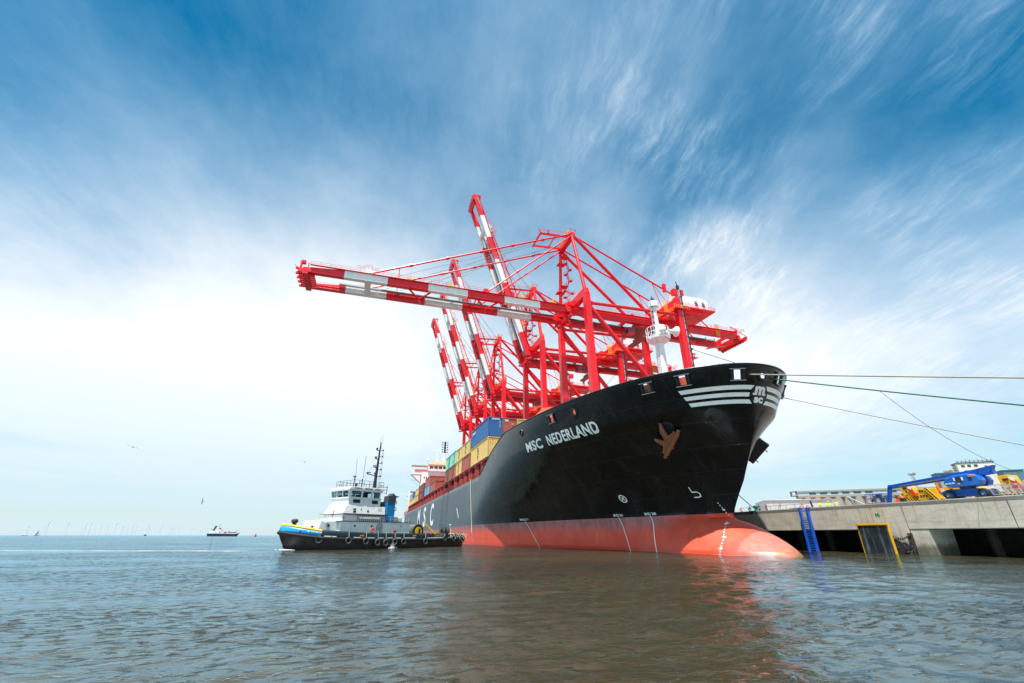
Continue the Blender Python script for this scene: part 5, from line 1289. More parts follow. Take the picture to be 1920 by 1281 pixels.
    m = MB(); m.lathe((-.28, y+1.35, .55), [(0, -.03), (.07, 0), (0, .03)], 10, axis='X'); m.build('lamp', YEL, t)
boom_lift()
def yellow_machine(Y, X, label, flag=True, length=4.3, h=2.4):
    t = thing('loading_vehicle', label, 'vehicle', (X, Y, 5.03), 0, 'yellow machines with black checks')
    L = length
    m = MB(); m.prism([(0, .75), (-.35, 1.3), (-.25, h), (-1.2, h+.05), (-1.35, 1.75), (-1.65, .75)], -.8, .8, axis='X'); m.build('cab', YEL, t, bevel=.04)
    m = MB(); m.prism([(-1.65, .75), (-1.65, 1.15), (-2.1, 2.05), (-L+.3, 1.95), (-L, .75)], -.7, .8, axis='X'); m.build('engine_bay', YEL, t, bevel=.03)
    m = MB(); m.box((-.82, -1.0, .86), (.08, 2.1, .42)); m.prism([(-L+1.45, 2.06), (-L+1.05, 2.06), (-L+.1, .66), (-L+.75, .66)], -.86, -.74, axis='X'); m.build('check_band', CHEV, t)
    m = MB()
    for y, z in ((-2.35, 1.8), (-2.6, 1.75), (-2.3, 1.2), (-2.6, 1.2), (-2.9, 1.15), (-.75, 2.2), (-.9, 1.85), (-.35, 1.5)): m.box((-.81 if y > -1.6 else -.72, y, z), (.06, .2, .2))
    m.box((-.81, -.85, 2.25), (.05, .5, .22)); m.box((-.6, -1.75, 1.2), (.4, .5, .7)); m.build('vent', DARK, t)
    m = MB(); m.bar((-.9, -1.5, 2.15), (-.9, -1.95, 1.15), .12, .28); m.bar((-.9, -1.25, 2.1), (-.9, -1.65, 1.2), .12, .1); m.build('lift_arm', mat('arm_red', (.75, .05, .02), .45), t)
    if flag: m = MB(); m.prism([(-1.15, 2.45), (-1.8, 2.45), (-1.6, 1.95)], -1.02, -.96, axis='X'); m.build('warning_flag', mat('flag_white', (.85, .8, .78), .7), t)
    m = MB(); m.box((-.84, -.75, 1.35), (.02, .4, .08)); m.build('lettering', DARK, t)
    for y in (-.55, -L+.9):
        for x in (-.75, .7): m = MB(); m.lathe((x, y, .42), [(0, -.1), (.2, -.12), (.42, -.1), (.42, .15), (0, .15)], 18, axis='X'); m.build('wheel', RUBBER, t)
    return t
yellow_machine(40.8, 66.0, 'yellow machine with a long black checked band, between the jib and wheels of the lift')
m3 = yellow_machine(30.9, 66.0, 'yellow machine with a white topped orange arm at the right edge of the picture', length=5.6, h=2.65)
t = thing('loading_vehicle', 'yellow machine with a curved orange arm, seen just over the blue lift wheel', 'vehicle', (66.5, 36.0, 5.03), 0, 'yellow machines with black checks')
m = MB(); m.prism([(.1, .9), (.0, 1.9), (-.25, 2.5), (-1.3, 2.5), (-1.5, 2.15), (-2.4, 2.1), (-3.6, 1.5), (-3.6, .9)], -.8, .8, axis='X'); m.build('body', YEL, t, bevel=.04)
m = MB(); m.box((-.82, -.55, 2.25), (.05, .45, .3)); m.box((-.82, -.6, 1.6), (.05, .3, .45)); m.box((-.82, -1.7, 1.8), (.05, .5, .12)); m.build('vent', DARK, t)
m = MB(); m.path([(-.95, 1.0, 1.1), (-.95, .55, 1.6), (-.95, .62, 2.5), (-.95, .8, 2.9)], .13, 8); m.build('lift_arm', ORANGE, t)
for y in (-.5, -2.8):
    m = MB(); m.lathe((-.6, y, .45), [(0, -.15), (.45, -.15), (.45, .15), (0, .15)], 18, axis='X'); m.build('wheel', RUBBER, t)
# small orange and black kit left of the yellow machine
t = thing('pallet_truck', 'small orange and black machine beside the boom lift jib', 'machine', (60.5, 38.2, 5.03))
m = MB(); m.bar((0, .2, .2), (0, -.5, .9), .3, .5); m.box((0, .6, .15), (.5, 1.4, .2)); m.build('frame', ORANGE, t); m = MB(); m.box((-.1, -.6, .5), (.5, .5, .6)); m.bar((-.1, -.2, .8), (-.1, .5, 1.0), .15, .12); m.build('motor', DARK, t, bevel=.05)
# barriers
for k in range(7):
    t = thing('crowd_barrier', 'steel crowd barrier, %s from the blue lift wheel in the nested row' % ('nearest', 'second', 'third', 'fourth', 'fifth', 'sixth', 'farthest')[k], 'barrier', (55.1+k*.10, 26.6-k*.42, 5.03), 0, 'nested steel crowd barriers')
    m = MB(); c = [(0, 0, .18), (0, .0, .92), (.0, -.10, 1.02), (.0, -1.0, 1.02), (0, -1.1, .92), (0, -1.1, .18), (0, 0, .18)]
    c = [(x+z*.05, y+z*.28, z) for x, y, z in c]; m.path(c, .025, 6)
    m.build('frame', GREYST, t)
    m = MB()
    for q in range(9): y = -.12-q*.11; m.tube((.01, y+.05, .18), (.05, y+.28, 1.0), .010, 5)
    m.build('bar', GREYST, t)
    m = MB(); m.bar((-.25, -.1, .02), (.25, -.1, .02), .05, .04); m.bar((-.25, -1.0, .02), (.25, -1.0, .02), .05, .04); m.build('foot', GREYST, t)
m = MB(); m.box((54.95, 24.9, 5.75), (.03, .42, .26)); tag(m.build('safety_sign', [mat('sign_red', (.5, .05, .04), .5)]), 'small red and white sign fixed on the nested crowd barriers', 'sign')

# ------------------------------------------------------------------ buildings far behind the quay
SILO = mat('silo_concrete', (.34, .30, .25), .85, noise=.15, nscale=.15, dirt=(.22, .19, .16), dirt_amt=.5, streak=True)
PALEB = mat('pale_render', (.66, .66, .58), .8, noise=.08, nscale=.2, dirt=(.4, .38, .32), dirt_amt=.4, streak=True)
TEAL = mat('teal_cladding', (.07, .17, .20), .6, noise=.12, nscale=.3)
def silo():
    # row of round concrete bins with a glazed conveyor gallery on top; runs from (330,275) to (405,215)
    A = Vector((330, 277, 4.6)); B = Vector((405, 212, 4.6)); d = (B-A).normalized(); nrm = Vector((-d.y, d.x, 0));
    if nrm.y > 0: nrm = -nrm
    t = thing('grain_silo', 'long row of grey concrete grain silos with a windowed gallery along the top', 'silo', A)
    n = 15; step = (B-A).length/n
    m = MB()
    for k in range(n):
        c = d*(step*(k+.5)); m.tube(c, c+Vector((0, 0, 24.2)), step*.56, 20)
    m.bar(d*1+Vector((0, 0, 12)) - nrm*6, d*((B-A).length-1)+Vector((0, 0, 12)) - nrm*6, 12, 24, up=(0, 0, 1)); m.build('bin', SILO, t, smooth=True)
    m = MB(); a = d*-3-nrm*2; b = d*((B-A).length+1)-nrm*2; m.bar(a+Vector((0, 0, 25.0)), b+Vector((0, 0, 25.0)), 11, 1.6); m.bar(a+Vector((0, 0, 27.0)), b+Vector((0, 0, 27.0)), 9, 2.6, 1); m.bar(a+Vector((0, 0, 28.8)), b+Vector((0, 0, 28.8)), 10, 1.1)
    m.build('gallery', [SILO, mat('gallery_blue', (.36, .50, .56), .5)], t)
    for k in range(13):
        if k == 6: continue
        c = d*(5+k*7.3)+nrm*2.56+Vector((0, 0, 27.1)); w = MB(); w.bar(c, c+d*4.6, .12, 1.3); w.build('window', GLASS, t)
    m = MB(); m.bar(a+Vector((0, 0, 26)), a-d*4+Vector((0, 0, 26)), 8, .5); m.bar(a+Vector((0, 0, 29.5)), a-d*4+Vector((0, 0, 29.0)), 8, .5)
    for q in (-3, 0, 3): m.bar(a-d*3.6+nrm*q+Vector((0, 0, 26)), a-d*3.6+nrm*q+Vector((0, 0, 29)), .5, .5)
    m.build('end_balcony', SILO, t)
    m = MB(); c = d*29+nrm*step*.6; m.tube(c+Vector((0, 0, 24)), c+d*9+nrm*2+Vector((0, 0, 18)), .45, 6); m.tube(c+d*9+nrm*2+Vector((0, 0, 18)), c+d*9.5+nrm*2+Vector((0, 0, 6)), .4, 6); m.build('loading_spout', mat('gallery_blue', (.36, .5, .56)), t)
silo()
def block(loc, dims, rot, m_, name, label, cat, windows=(), roof=True):
    t = thing(name, label, cat, loc, rot); w, dp, h = dims
    m = MB(); m.box((0, 0, h/2), (w, dp, h)); m.build('wall', m_, t)
    if roof: m = MB(); m.box((0, 0, h+.25), (w+.8, dp+.8, .5)); m.build('roof', DARK if m_ is PALEB else m_, t)
    for u, z, ww, hh in windows: q = MB(); q.box((u, -dp/2-.05, z), (ww, .2, hh)); q.build('window', GLASS, t)
    return t
RT = rad(-45)
tw = block((420, 208, 4.6), (20, 10, 45.2), RT, PALEB, 'office_tower', 'pale concrete tower with small square windows rising behind the blue boom', 'building',
           [(-7.0, 43.2, 2.0, 1.5), (-3.6, 43.2, 2.0, 1.5), (0, 43.2, 2.0, 1.5), (-6.2, 39.4, 2.0, 1.5), (-2.9, 39.4, 2.0, 1.5), (0.4, 39.4, 2.0, 1.5), (5.2, 42.4, 1.4, 1.0), (6.0, 40.6, 1.2, 1.0)])
m = MB()
for k in range(9): m.box((-9+k*2.3, -4.5, 46.0+random.uniform(0, .6)), (.3, .3, 1.8)); m.box((-10.6, 0, 30+k*1.8), (1.2, 3, .25))
m.box((0, -4.5, 46.4), (19, .2, .2)); m.build('roof_railing', DARK, tw)
block((365, 196, 4.6), (12.5, 10, 31), RT, SILO, 'elevator_house', 'grey concrete building with a teal top storey behind the yellow machines', 'building')
t = block((365, 196, 35.65), (13, 10.5, 3.2), RT, TEAL, 'rooftop_house', 'teal clad rooftop storey left of the pale tower', 'building')
block((425, 192, 4.6), (10.5, 10, 38), RT, TEAL, 'rooftop_house', 'teal clad building right of the pale tower, behind the boom lift', 'building')
def light_mast(x, y, h, label):
    t = thing('lattice_mast', label, 'mast', (x, y, 4.6), 0, 'lattice masts with red tops'); m = MB()
    for a in (-1.1, 1.1):
        for b in (-1.1, 1.1): m.bar((a, b, 0), (a*.8, b*.8, h), .22, .22)
    for k in range(int(h/3)):
        z = k*3
        for s in (-1, 1): m.bar((-1.05*s, -1.05, z), (1.0*s, -1.0, z+3), .14, .14); m.bar((1.05, -1.05*s, z), (1.0, 1.0*s, z+3), .14, .14)
    m.build('lattice', GREYST, t)
    m = MB(); m.box((0, 0, h), (4.6, 4.6, .4)); railing(m, [(-2.2, -2.2, h), (2.2, -2.2, h), (2.2, 2.2, h), (-2.2, 2.2, h)], h=1.6, step=1.1, r=.1); m.build('lamp_platform', mat('mast_red', (.35, .05, .05), .6), t)
light_mast(500, 296, 50.5, 'lattice mast with a red top, the left one, above the silo roof')
light_mast(500, 266.5, 49.5, 'lattice mast with a red top, the right one, next to the teal storey')

# ------------------------------------------------------------------ tug
def build_tug():
    ax = Vector((0.81691, 0.57677, 0)); n = Vector((0.57677, -0.81691, 0))
    org = Vector((-9.14, 65.10, 0))-n*3.5
    t = thing('tugboat', 'black hulled tug with white wheelhouse, blue bow and tyres, pushing the container ship', 'tugboat', org, math.atan2(ax.y, ax.x))
    # local: x aft from the bow, y away from the camera, side facing the camera is y<0
    TH = mat('tug_hull_black', (.016, .017, .020), .38, noise=.3, nscale=1.5, dirt=(.14, .05, .025), dirt_amt=.5, streak=True)
    TB = mat('tug_bow_blue', (.004, .30, .68), .35, noise=.06, nscale=1)
    TN = mat('tug_bulwark_navy', (.018, .038, .055), .4, noise=.25, nscale=1.2, dirt=(.08, .14, .16), dirt_amt=.4, streak=True)
    def wid(x, z):                                     # half breadth
        xb = 1.9-.62*max(z, -1)+(.0 if z < 2.2 else .6*(z-2.2)*1.5)
        if x <= xb: return 0
        f = min(1, (x-xb)/9.0); b = 4.55*(1-(1-f)**2.6)**.75
        if x > 25: u = (x-25)/9.2; b *= math.sqrt(max(0, 1-u**3.2))
        b *= 1-.10*max(0, 1.2-z)*.6
        return b
    sheer = [(0, 2.35), (.5, 2.16), (2.5, 1.80), (4.4, 1.52), (8, 1.36), (12, 1.26), (24, 1.20), (29, 1.35), (34.2, 1.55)]
    btop = [(0, 3.3), (1.2, 3.15), (2.6, 2.85), (4.5, 2.48), (6, 2.36), (9, 2.22), (12, 2.13), (24.2, 2.05)]
    def strip(x0, x1, zf, off=0.0, N=60, rows=5, open_=True):
        mb = MB()
        for s in (-1, 1):
            vs = []
            for j in range(rows+1):
                for i in range(N+1):
                    c = (i/N)**1.3
                    x = x0+(x1-x0)*c; zl, zh = zf(x); z = zl+(zh-zl)*j/rows
                    xb = 1.9-.62*max(z, -1)+(.0 if z < 2.2 else .6*(z-2.2)*1.5)
                    if x0 < 2: x = max(xb, x0 if x0 > xb else xb)+(x1-max(xb, x0 if x0 > xb else xb))*c
                    zl, zh = zf(x); z = zl+(zh-zl)*j/rows
                    w = wid(x, z); vs.append((x, s*(w+off), z))
            mb.add(vs, [(j*(N+1)+i, j*(N+1)+i+1, (j+1)*(N+1)+i+1, (j+1)*(N+1)+i) for j in range(rows) for i in range(N)])
        return mb
    hull = strip(0, 34.15, lambda x: (-1.0, lerp(sheer, x)), rows=8, N=90).build('hull', TH, t, smooth=True, solid=.08)
    strip(0, 4.5, lambda x: (lerp(sheer, x)+.10, lerp(btop, x)-.27), off=-.06, rows=3).build('bow_bulwark', TB, t, smooth=True, solid=.08)
    strip(0, 4.5, lambda x: (lerp(btop, x)-.27, lerp(btop, x)), off=-.03, rows=1).build('bow_stripe', mat('tug_yellow', (.85, .55, .01), .4), t, smooth=True, solid=.1)
    strip(4.5, 24.2, lambda x: (lerp(sheer, x)+.10, lerp(btop, x)), off=-.10, rows=3).build('bulwark', TN, t, smooth=True, solid=.08)
    # fender belt
    mb = MB()
    for s in (-1, 1):
        pts = []
        for i in range(71):
            x = .55+33.4*(i/70)**1.2; z = lerp(sheer, x); pts.append(Vector((x, s*(wid(x, z)+.05), z-.02)))
        mb.path(pts, .17, 8)
    mb.build('fender_belt', RUBBER, t, smooth=True)
    mb = MB()
    for x0, x1 in ((4.9, 5.7), (5.8, 6.4), (8.9, 10.0), (11.2, 12.4), (13.0, 14.0), (14.6, 15.6), (16.3, 17.2), (18, 20.0), (22.6, 26)):
        mb.bar((x0, -wid(x0, 1.4)-.02, lerp(sheer, x0)+.19), (x1, -wid(x1, 1.4)-.02, lerp(sheer, x1)+.19), .03, .10)
    mb.build('white_line', LETTER, t)
    for s in (-1,):
        for x in (10.25, 19.9):
            for z in (1.74, 1.42): mb = MB(); mb.box((x, s*(wid(x, 1.6)-.02), z), (.62, .08, .16)); mb.build('freeing_port', mat('port_orange', (.75, .25, .02), .5), t)
    # deck
    mb = MB(); xs = [1.6+.82*i for i in range(40)]; vs = []
    for x in xs: w = max(.02, wid(x, 1.2)-.1); z = lerp(sheer, x)-.02; vs += [(x, -w, z), (x, w, z)]
    mb.add(vs, [(2*i, 2*i+1, 2*i+3, 2*i+2) for i in range(39)]); mb.build('deck', mat('tug_deck', (.06, .12, .08), .7, noise=.2, nscale=1), t)
    # deck houses
    TW = mat('tug_white', (.78, .79, .77), .35, noise=.05, nscale=.8, dirt=(.40, .36, .30), dirt_amt=.35, streak=True)
    def house(pb, pt, z0, z1, name='deckhouse', bev=.06):
        """footprints as (x0, x1, half width) below and above"""
        (a0, a1, aw), (b0, b1, bw) = pb, pt; m = MB()
        m.add([(a0, -aw, z0), (a1, -aw, z0), (a1, aw, z0), (a0, aw, z0), (b0, -bw, z1), (b1, -bw, z1), (b1, bw, z1), (b0, bw, z1)], [(3, 2, 1, 0), (4, 5, 6, 7), (0, 1, 5, 4), (1, 2, 6, 5), (2, 3, 7, 6), (3, 0, 4, 7)])
        return m.build(name, TW, t, bevel=bev)
    h1 = house((4.5, 7.8, 2.2), (4.9, 7.8, 2.2), 1.2, 3.72, bev=.15); h2 = house((7.6, 20.3, 2.9), (7.6, 20.1, 2.9), 1.2, 3.62)
    h3 = house((7.9, 15.4, 2.5), (8.05, 15.4, 2.45), 3.62, 4.58); h4 = house((7.95, 15.4, 2.45), (8.5, 15.4, 2.3), 4.66, 5.86)
    mb = MB(); mb.box((11.8, 0, 4.62), (8.0, 5.6, .07)); mb.box((13.8, 0, 3.64), (13.2, 6.1, .06)); mb.build('deck_edge', DARK, t)
    wh0 = house((8.75, 14.4, 2.25), (8.75, 14.4, 2.25), 5.86, 6.86, 'wheelhouse', .05)
    # wheelhouse upper works: posts and sills, glass between
    mb = MB()
    for s in (-1, 1):
        for x in (8.72, 9.0, 10.82, 12.60, 14.1): mb.bar((x, s*2.28, 6.84), (x-(.18 if x < 9.1 else .02), s*2.42, 8.02), .26 if x in (10.82, 12.60) else .18, .12)
        mb.bar((8.65, s*2.3, 6.92), (14.4, s*2.3, 6.92), .12, .16); mb.bar((8.6, s*2.42, 7.98), (14.4, s*2.42, 7.98), .14, .22)
        for y in (-.75, .75): mb.bar((8.7, y, 6.84), (8.52, y, 8.02), .12, .14)
    for x in (8.68, 14.42): mb.bar((x, -2.3, 6.9), (x, 2.3, 6.9), .14, .16); mb.bar((x-.1, -2.4, 8.0), (x-.1, 2.4, 8.0), .14, .22)
    mb.bar((14.4, -1.2, 6.8), (14.4, -1.2, 8.0), 1.6, .1, up=(1, 0, 0))
    mb.build('window_post', TW, wh0).parent = wh0
    mb = MB(); mb.prism([(8.45, 8.08), (8.7, 8.40), (14.55, 8.50), (14.75, 8.12)], -2.55, 2.55, axis='Y'); roof = mb.build('wheelhouse_roof', TW, t, bevel=.05)
    mb = MB()
    for a, b in ((9.3, 10.5), (11.1, 12.5), (12.9, 13.9)): mb.box(((a+b)/2, -2.56, 8.27), (b-a, .06, .10))
    mb.build('roof_slot', DARK, roof)
    tint = bpy.data.materials.new('tinted_glass'); tint.use_nodes = True; T = NT(tint.node_tree); o_ = T.n['Material Output']; p = T.n['Principled BSDF']
    p.inputs['Base Color'].default_value = (.02, .05, .06, 1); p.inputs['Roughness'].default_value = .05
    tr = T.node('ShaderNodeBsdfTransparent'); tr.inputs[0].default_value = (.55, .75, .80, 1); mx = T.node('ShaderNodeMixShader'); mx.inputs[0].default_value = .25
    T.l.new(tr.outputs[0], mx.inputs[1]); T.l.new(p.outputs[0], mx.inputs[2]); T.l.new(mx.outputs[0], o_.inputs[0])
    for s in (-1, 1):
        for x0, x1 in ((9.1, 10.7), (10.95, 12.47), (12.72, 14.02)):
            m = MB(); m.add([(x0, s*2.30, 6.99), (x1, s*2.30, 6.99), (x1, s*2.40, 7.9), (x0, s*2.40, 7.9)], [(0, 1, 2, 3)]); m.build('window', tint, wh0)
    for y0, y1 in ((-2.2, -.85), (-.65, .65), (.85, 2.2)):
        m = MB(); m.add([(8.68, y0, 6.99), (8.68, y1, 6.99), (8.53, y1, 7.9), (8.53, y0, 7.9)], [(0, 1, 2, 3)]); m.build('window', tint, wh0)
    m = MB(); m.box((9.6, 0, 7.0), (.7, 2.6, .7)); m.box((12.0, .3, 7.1), (.6, .6, .9)); m.box((13.6, .8, 7.5), (.4, .8, 1.0)); m.build('console', DARK, wh0)
    for x0, x1 in ((9.5, 10.7), (12.8, 13.9)):
        m = MB(); m.box(((x0+x1)/2, -2.27, 6.43), (x1-x0, .05, .48)); m.build('window', GLASS, wh0)
    # portholes, doors, lifebuoy
    for x, z, r, yy in ((6.2, 3.02, .17, -2.22), (9.94, 3.02, .13, -2.92), (12.85, 3.0, .14, -2.92), (12.2, 5.10, .12, -2.42), (11.0, 5.35, .07, -2.40), (18.4, 3.1, .06, -2.92), (8.2, 4.1, .09, -2.5)):
        m = MB(); m.lathe((x, yy, z), [(0, 0), (r, 0), (r, .03), (r*1.25, .03), (r*1.25, -.02)], 16, axis='Y'); m.build('porthole', GLASS, h2 if z < 4 else h4)
    for z in (5.30, 4.95): m = MB(); m.box((9.86, -2.43, z), (.42, .06, .24)); m.build('window', GLASS, h4)
    m = MB(); m.prism([(13.75, 2.0), (14.75, 2.0), (14.75, 3.05), (14.6, 3.28), (14.25, 3.36), (13.9, 3.28), (13.75, 3.05)], -2.93, -2.905, axis='Y'); d = m.build('door', mat('door_shade', (.42, .44, .44), .5), h2)
    m = MB(); m.path([(13.72, -2.93, 2.0), (13.72, -2.93, 3.1), (13.9, -2.93, 3.34), (14.25, -2.93, 3.42), (14.6, -2.93, 3.34), (14.78, -2.93, 3.1), (14.78, -2.93, 2.0)], .03, 5); m.build('door_frame', DARK, h2)
    m = MB(); m.torus((14.25, -2.96, 2.7), .16, .03, 16, 6); m.build('door_wheel', DARK, d)
    m = MB(); m.torus((12.98, -3.0, 2.50), .27, .085, 24, 8); m.build('lifebuoy', mat('lifebuoy_orange', (.75, .12, .05), .6), t, smooth=True)
    m = MB(); m.box((17.2, -2.94, 2.35), (.55, .08, .28)); m.build('red_box', mat('box_red', (.6, .02, .03), .5), h2)
    m = MB(); m.box((14.3, -2.35, 5.45), (.7, .1, .42)); m.box((5.9, -2.3, 3.45), (.5, .2, .2)); m.build('locker', TW, t)
    m = MB(); railing(m, [(10.3, -2.8, 3.66), (14.9, -2.8, 3.66)], h=.85, step=.35, r=.03); m.box((12.4, -2.83, 4.15), (3.6, .03, .28), 1); m.build('name_board', [DARK, mat('board_white', (.6, .62, .62), .5, noise=.5, nscale=4)], t)
    m = MB(); railing(m, [(15.4, -2.7, 3.66), (20.0, -2.7, 3.6)], h=.8, step=.9, r=.02); railing(m, [(5.2, -2.0, 3.72), (7.7, -2.0, 3.72)], h=.6, step=.8, r=.02); m.build('railing', TW, t)
    m = MB(); railing(m, [(9.2, -2.3, 8.45), (14.6, -2.3, 8.5), (14.6, 2.3, 8.5), (9.2, 2.3, 8.45), (9.2, -2.3, 8.45)], h=.95, step=.9, r=.025)
    for z in (8.6, 9.1, 9.5): m.bar((15.0, -1, z-.6), (16.4, -1, z-.6), .06, .06)
    m.bar((15.1, -1, 7.8), (15.1, -1, 9.2), .06, .06); m.bar((16.3, -1, 7.8), (16.3, -1, 9.2), .06, .06); m.build('roof_railing', DARK, t)
    # mast raked aft
    m = MB(); m.bar((14.5, 0, 8.45), (14.75, 0, 15.4), .42, .40, w2=.16, h2=.16); m.bar((14.3, 0, 8.5), (15.4, 0, 8.7), .5, .4)
    for z, l in ((10.75, 1.7), (11.95, .65), (13.35, .6), (14.75, .55)):
        m.bar((14.55, 0, z-.1), (14.6-l, 0, z+.05), .12, .12); m.lathe((14.6-l, 0, z+.05), [(0, 0), (.09, 0), (.09, .28), (0, .3)], 8); m.lathe((14.25, 0, z+.1), [(0, 0), (.08, 0), (.08, .3), (0, .3)], 8)
    m.bar((12.7, 0, 10.95), (13.5, 0, 11.05), .12, .14)
    for k in range(5):
        z = 10.6+k*1.05; m.bar((14.6, 0, z), (15.6-k*.05, 0, z), .07, .07); m.lathe((15.4, 0, z), [(0, 0), (.10, 0), (.10, .2), (0, .2)], 8)
    m.bar((15.25, .0, 10), (15.3, 0, 15), .03, .03); m.bar((15.55, .0, 10), (15.5, 0, 15), .03, .03); m.bar((14.75, 0, 15.3), (14.78, 0, 16.1), .10, .10); m.bar((14.95, 0, 15.0), (15.0, 0, 17.4), .025, .025); m.bar((14.65, 0, 15.0), (14.62, 0, 17.0), .025, .025)
    m.build('mast', DARK, t)
    m = MB(); m.bar((10.3, -1, 8.4), (10.0, -1, 12.8), .035, .035); m.bar((11.5, -1, 8.4), (11.55, -1, 13.3), .04, .04); m.bar((11.45, -1, 8.4), (11.45, -1, 9.8), .12, .12)
    m.bar((9.9, -1.2, 8.4), (9.9, -1.2, 9.9), .09, .09); m.lathe((9.9, -1.2, 9.9), [(0, 0), (.12, 0), (.32, .18), (.0, .2)], 12); m.sphere((10.35, -1.2, 8.8), .22)
    m.tube((14.1, 0, 13.6), (11.2, -1.5, 8.5), .012, 4); m.tube((14.1, 0, 12.6), (12.0, 1.5, 8.5), .012, 4); m.build('antenna', DARK, t)
    m = MB(); m.bar((7.9, 0, 3.7), (7.95, 0, 5.3), .06, .06); m.lathe((7.95, 0, 5.3), [(0, 0), (.25, .06), (0, .1)], 10); m.bar((7.7, 0, 4.5), (8.6, 0, 4.45), .06, .06); m.bar((6.0, 0, 3.7), (6.0, 0, 4.6), .04, .04); m.bar((5.7, 0, 4.55), (8.3, 0, 4.5), .04, .05); m.build('jackstaff', GREYST, t)
    # funnel
    m = MB(); m.box((16.4, -1.9, 5.05), (1.55, 1.1, 2.9)); fn = m.build('funnel', mat('funnel_blue', (.010, .20, .44), .4, noise=.08, nscale=1), t, bevel=.05)
    m = MB(); m.prism([(15.65, 6.5), (17.15, 6.5), (17.2, 7.35), (17.9, 7.5), (17.0, 7.62), (16.6, 7.95), (16.35, 7.62), (15.75, 7.5)], -2.5, -1.3, axis='Y'); m.build('funnel_cap', mat('funnel_dark', (.05, .06, .075), .5), fn)
    m = MB()
    for z in (5.6, 6.6): m.torus((17.4, -2.2, z), .22, .06, 12, 6); 
    m.box((14.8, -1.2, 6.15), (1.6, 1.2, .9)); m.build('deck_gear', DARK, t)
    m = MB(); m.box((14.6, -1.85, 6.4), (.3, .1, .3)); m.build('warning_lamp', YEL, t)
    m = MB(); m.box((18.6, 0, 4.1), (2.6, 2.4, .8)); m.box((19.4, .8, 4.6), (.5, .5, .8)); m.build('liferaft', TW, t, bevel=.15)
    # bow fittings
    m = MB(); m.lathe((2.45, 0, 2.4), [(0, 0), (.3, 0), (.26, .9), (.42, 1.0), (.45, 1.25), (.3, 1.42), (0, 1.45)], 12); m.build('bow_post', mat('brown_leather', (.05, .04, .02), .7, noise=.3, nscale=4), t, smooth=True)
    for x in (4.4, 4.9): m = MB(); m.lathe((x, -1.2, 1.5), [(0, 0), (.16, 0), (.16, 1.45), (.18, 1.47), (0, 1.5)], 10); m.build('bitt', DARK, t)
    m = MB(); m.lathe((2.2, -wid(2.2, 2.3)-.03, 2.25), [(0, 0), (.12, 0), (.16, .05), (.12, -.05)], 12, axis='Y'); m.build('fairlead', RUST, t)
    vs, fs = text_polys('MT WATERLOO', .30, bold=.012, sub=.3); W = max(v[0] for v in vs); m = MB(); m.add([(2.85+x*1.62/W, -wid(2.85+x*1.62/W, 2.2)-.03, 2.24-.13*x*1.62/W+y) for x, y in vs], fs); m.build('lettering', LETTER, t)
    m = MB(); xw = [1.55, 2.35]; m.add([(1.45, -wid(1.45, 1.0)-.03, 1.05), (1.9, -wid(1.9, .85)-.03, .8), (1.75, -wid(1.75, .1)-.08, .12), (1.35, -wid(1.6, .3)-.05, .4)], [(0, 1, 2, 3)]); m.build('anchor_recess', BLACKP, t)
    # tyres along the side
    def tyre(x, z, y=None, R=.48, horizontal=False):
        yy = -wid(x, 1.0)-.22 if y is None else y
        m = MB(); a = (wid(x+.3, 1)-wid(x-.3, 1))/.6; m.torus((x, yy, z), R*.78, R*.27, 22, 9, mtx=Matrix.Rotation(-math.atan(a), 3, 'Z')); o = m.build('tyre', mat('worn_rubber', (.05, .052, .055), .6, noise=.3, nscale=5), t, smooth=True)
        m = MB(); m.tube((x+.02, yy-.02, z+R*.8), (x+.04, yy+.12, lerp(btop, x)+.02), .045, 6); m.build('hanging_strap', ROPEM, o)
    for x, z in ((4.35, 1.25), (8.07, 1.12), (10.84, 1.03), (12.87, .84), (14.3, .78), (15.95, .88), (17.67, .93), (22.1, .90)): tyre(x, z)
    for x, z in ((26.4, 1.35), (28.6, 1.32), (30.2, 1.3), (31.8, 1.3), (32.9, 1.3)): tyre(x, z, R=.46)
    for k in range(16):
        a = rad(-80+k*10.6); x = 28.4+5.4*math.cos(a)*1.05; y = 4.2*math.sin(a); m = MB(); m.torus((x, y, 1.6), .42, .2, 16, 8, mtx=Matrix.Rotation(a+rad(90), 3, 'Z')); m.build('stern_tyre', RUBBER, t, smooth=True)
    m = MB()
    for k in range(14):
        x = 28.4+k*.42; y = -wid(min(x, 33.9), 1.3)-.05; m.path([(x, y+.9, 2.1), (x+.3, y-.05, 2.0), (x+.45, y-.45, 1.2+.3*(k % 3))], .045, 5)
    m.path([(30.4, -3.4, 2.15), (31.2, -3.9, 1.2), (31.9, -4.0, .35), (32.5, -3.3, 1.0), (32.9, -2.6, 1.9)], .06, 6); m.path([(28.0, -3.9, 1.95), (30.4, -3.4, 2.15)], .06, 6); m.build('lashing_rope', ROPEM, t)
    # towing winch, tyre pair, jib
    m = MB(); m.lathe((22.9, -1.9, 2.35), [(0, 0), (1.15, 0), (1.15, .15), (.75, .15), (.75, .9), (.95, .95), (.95, 3.1), (1.15, 3.1), (1.15, 3.25), (0, 3.25)], 28, axis='Y'); m.box((22.9, 0, 1.6), (2.2, 3.6, .8)); wn = m.build('towing_winch', DARK, t, smooth=True)
    m = MB(); m.lathe((22.9, -1.96, 2.35), [(0, -.04), (.7, -.04), (.7, .02), (0, .02)], 20, axis='Y'); m.box((23.0, -2.05, 2.35), (.35, .2, .9), 1); m.build('winch_hub', [mat('tug_yellow', (.85, .55, .01)), DARK], wn)
    m = MB()
    for k in range(6): m.torus((22.9, -1.4+k*.3, 2.35), 1.0, .06, 24, 6)
    m.build('winch_rope', mat('grey_rope', (.25, .26, .26), .8), wn)
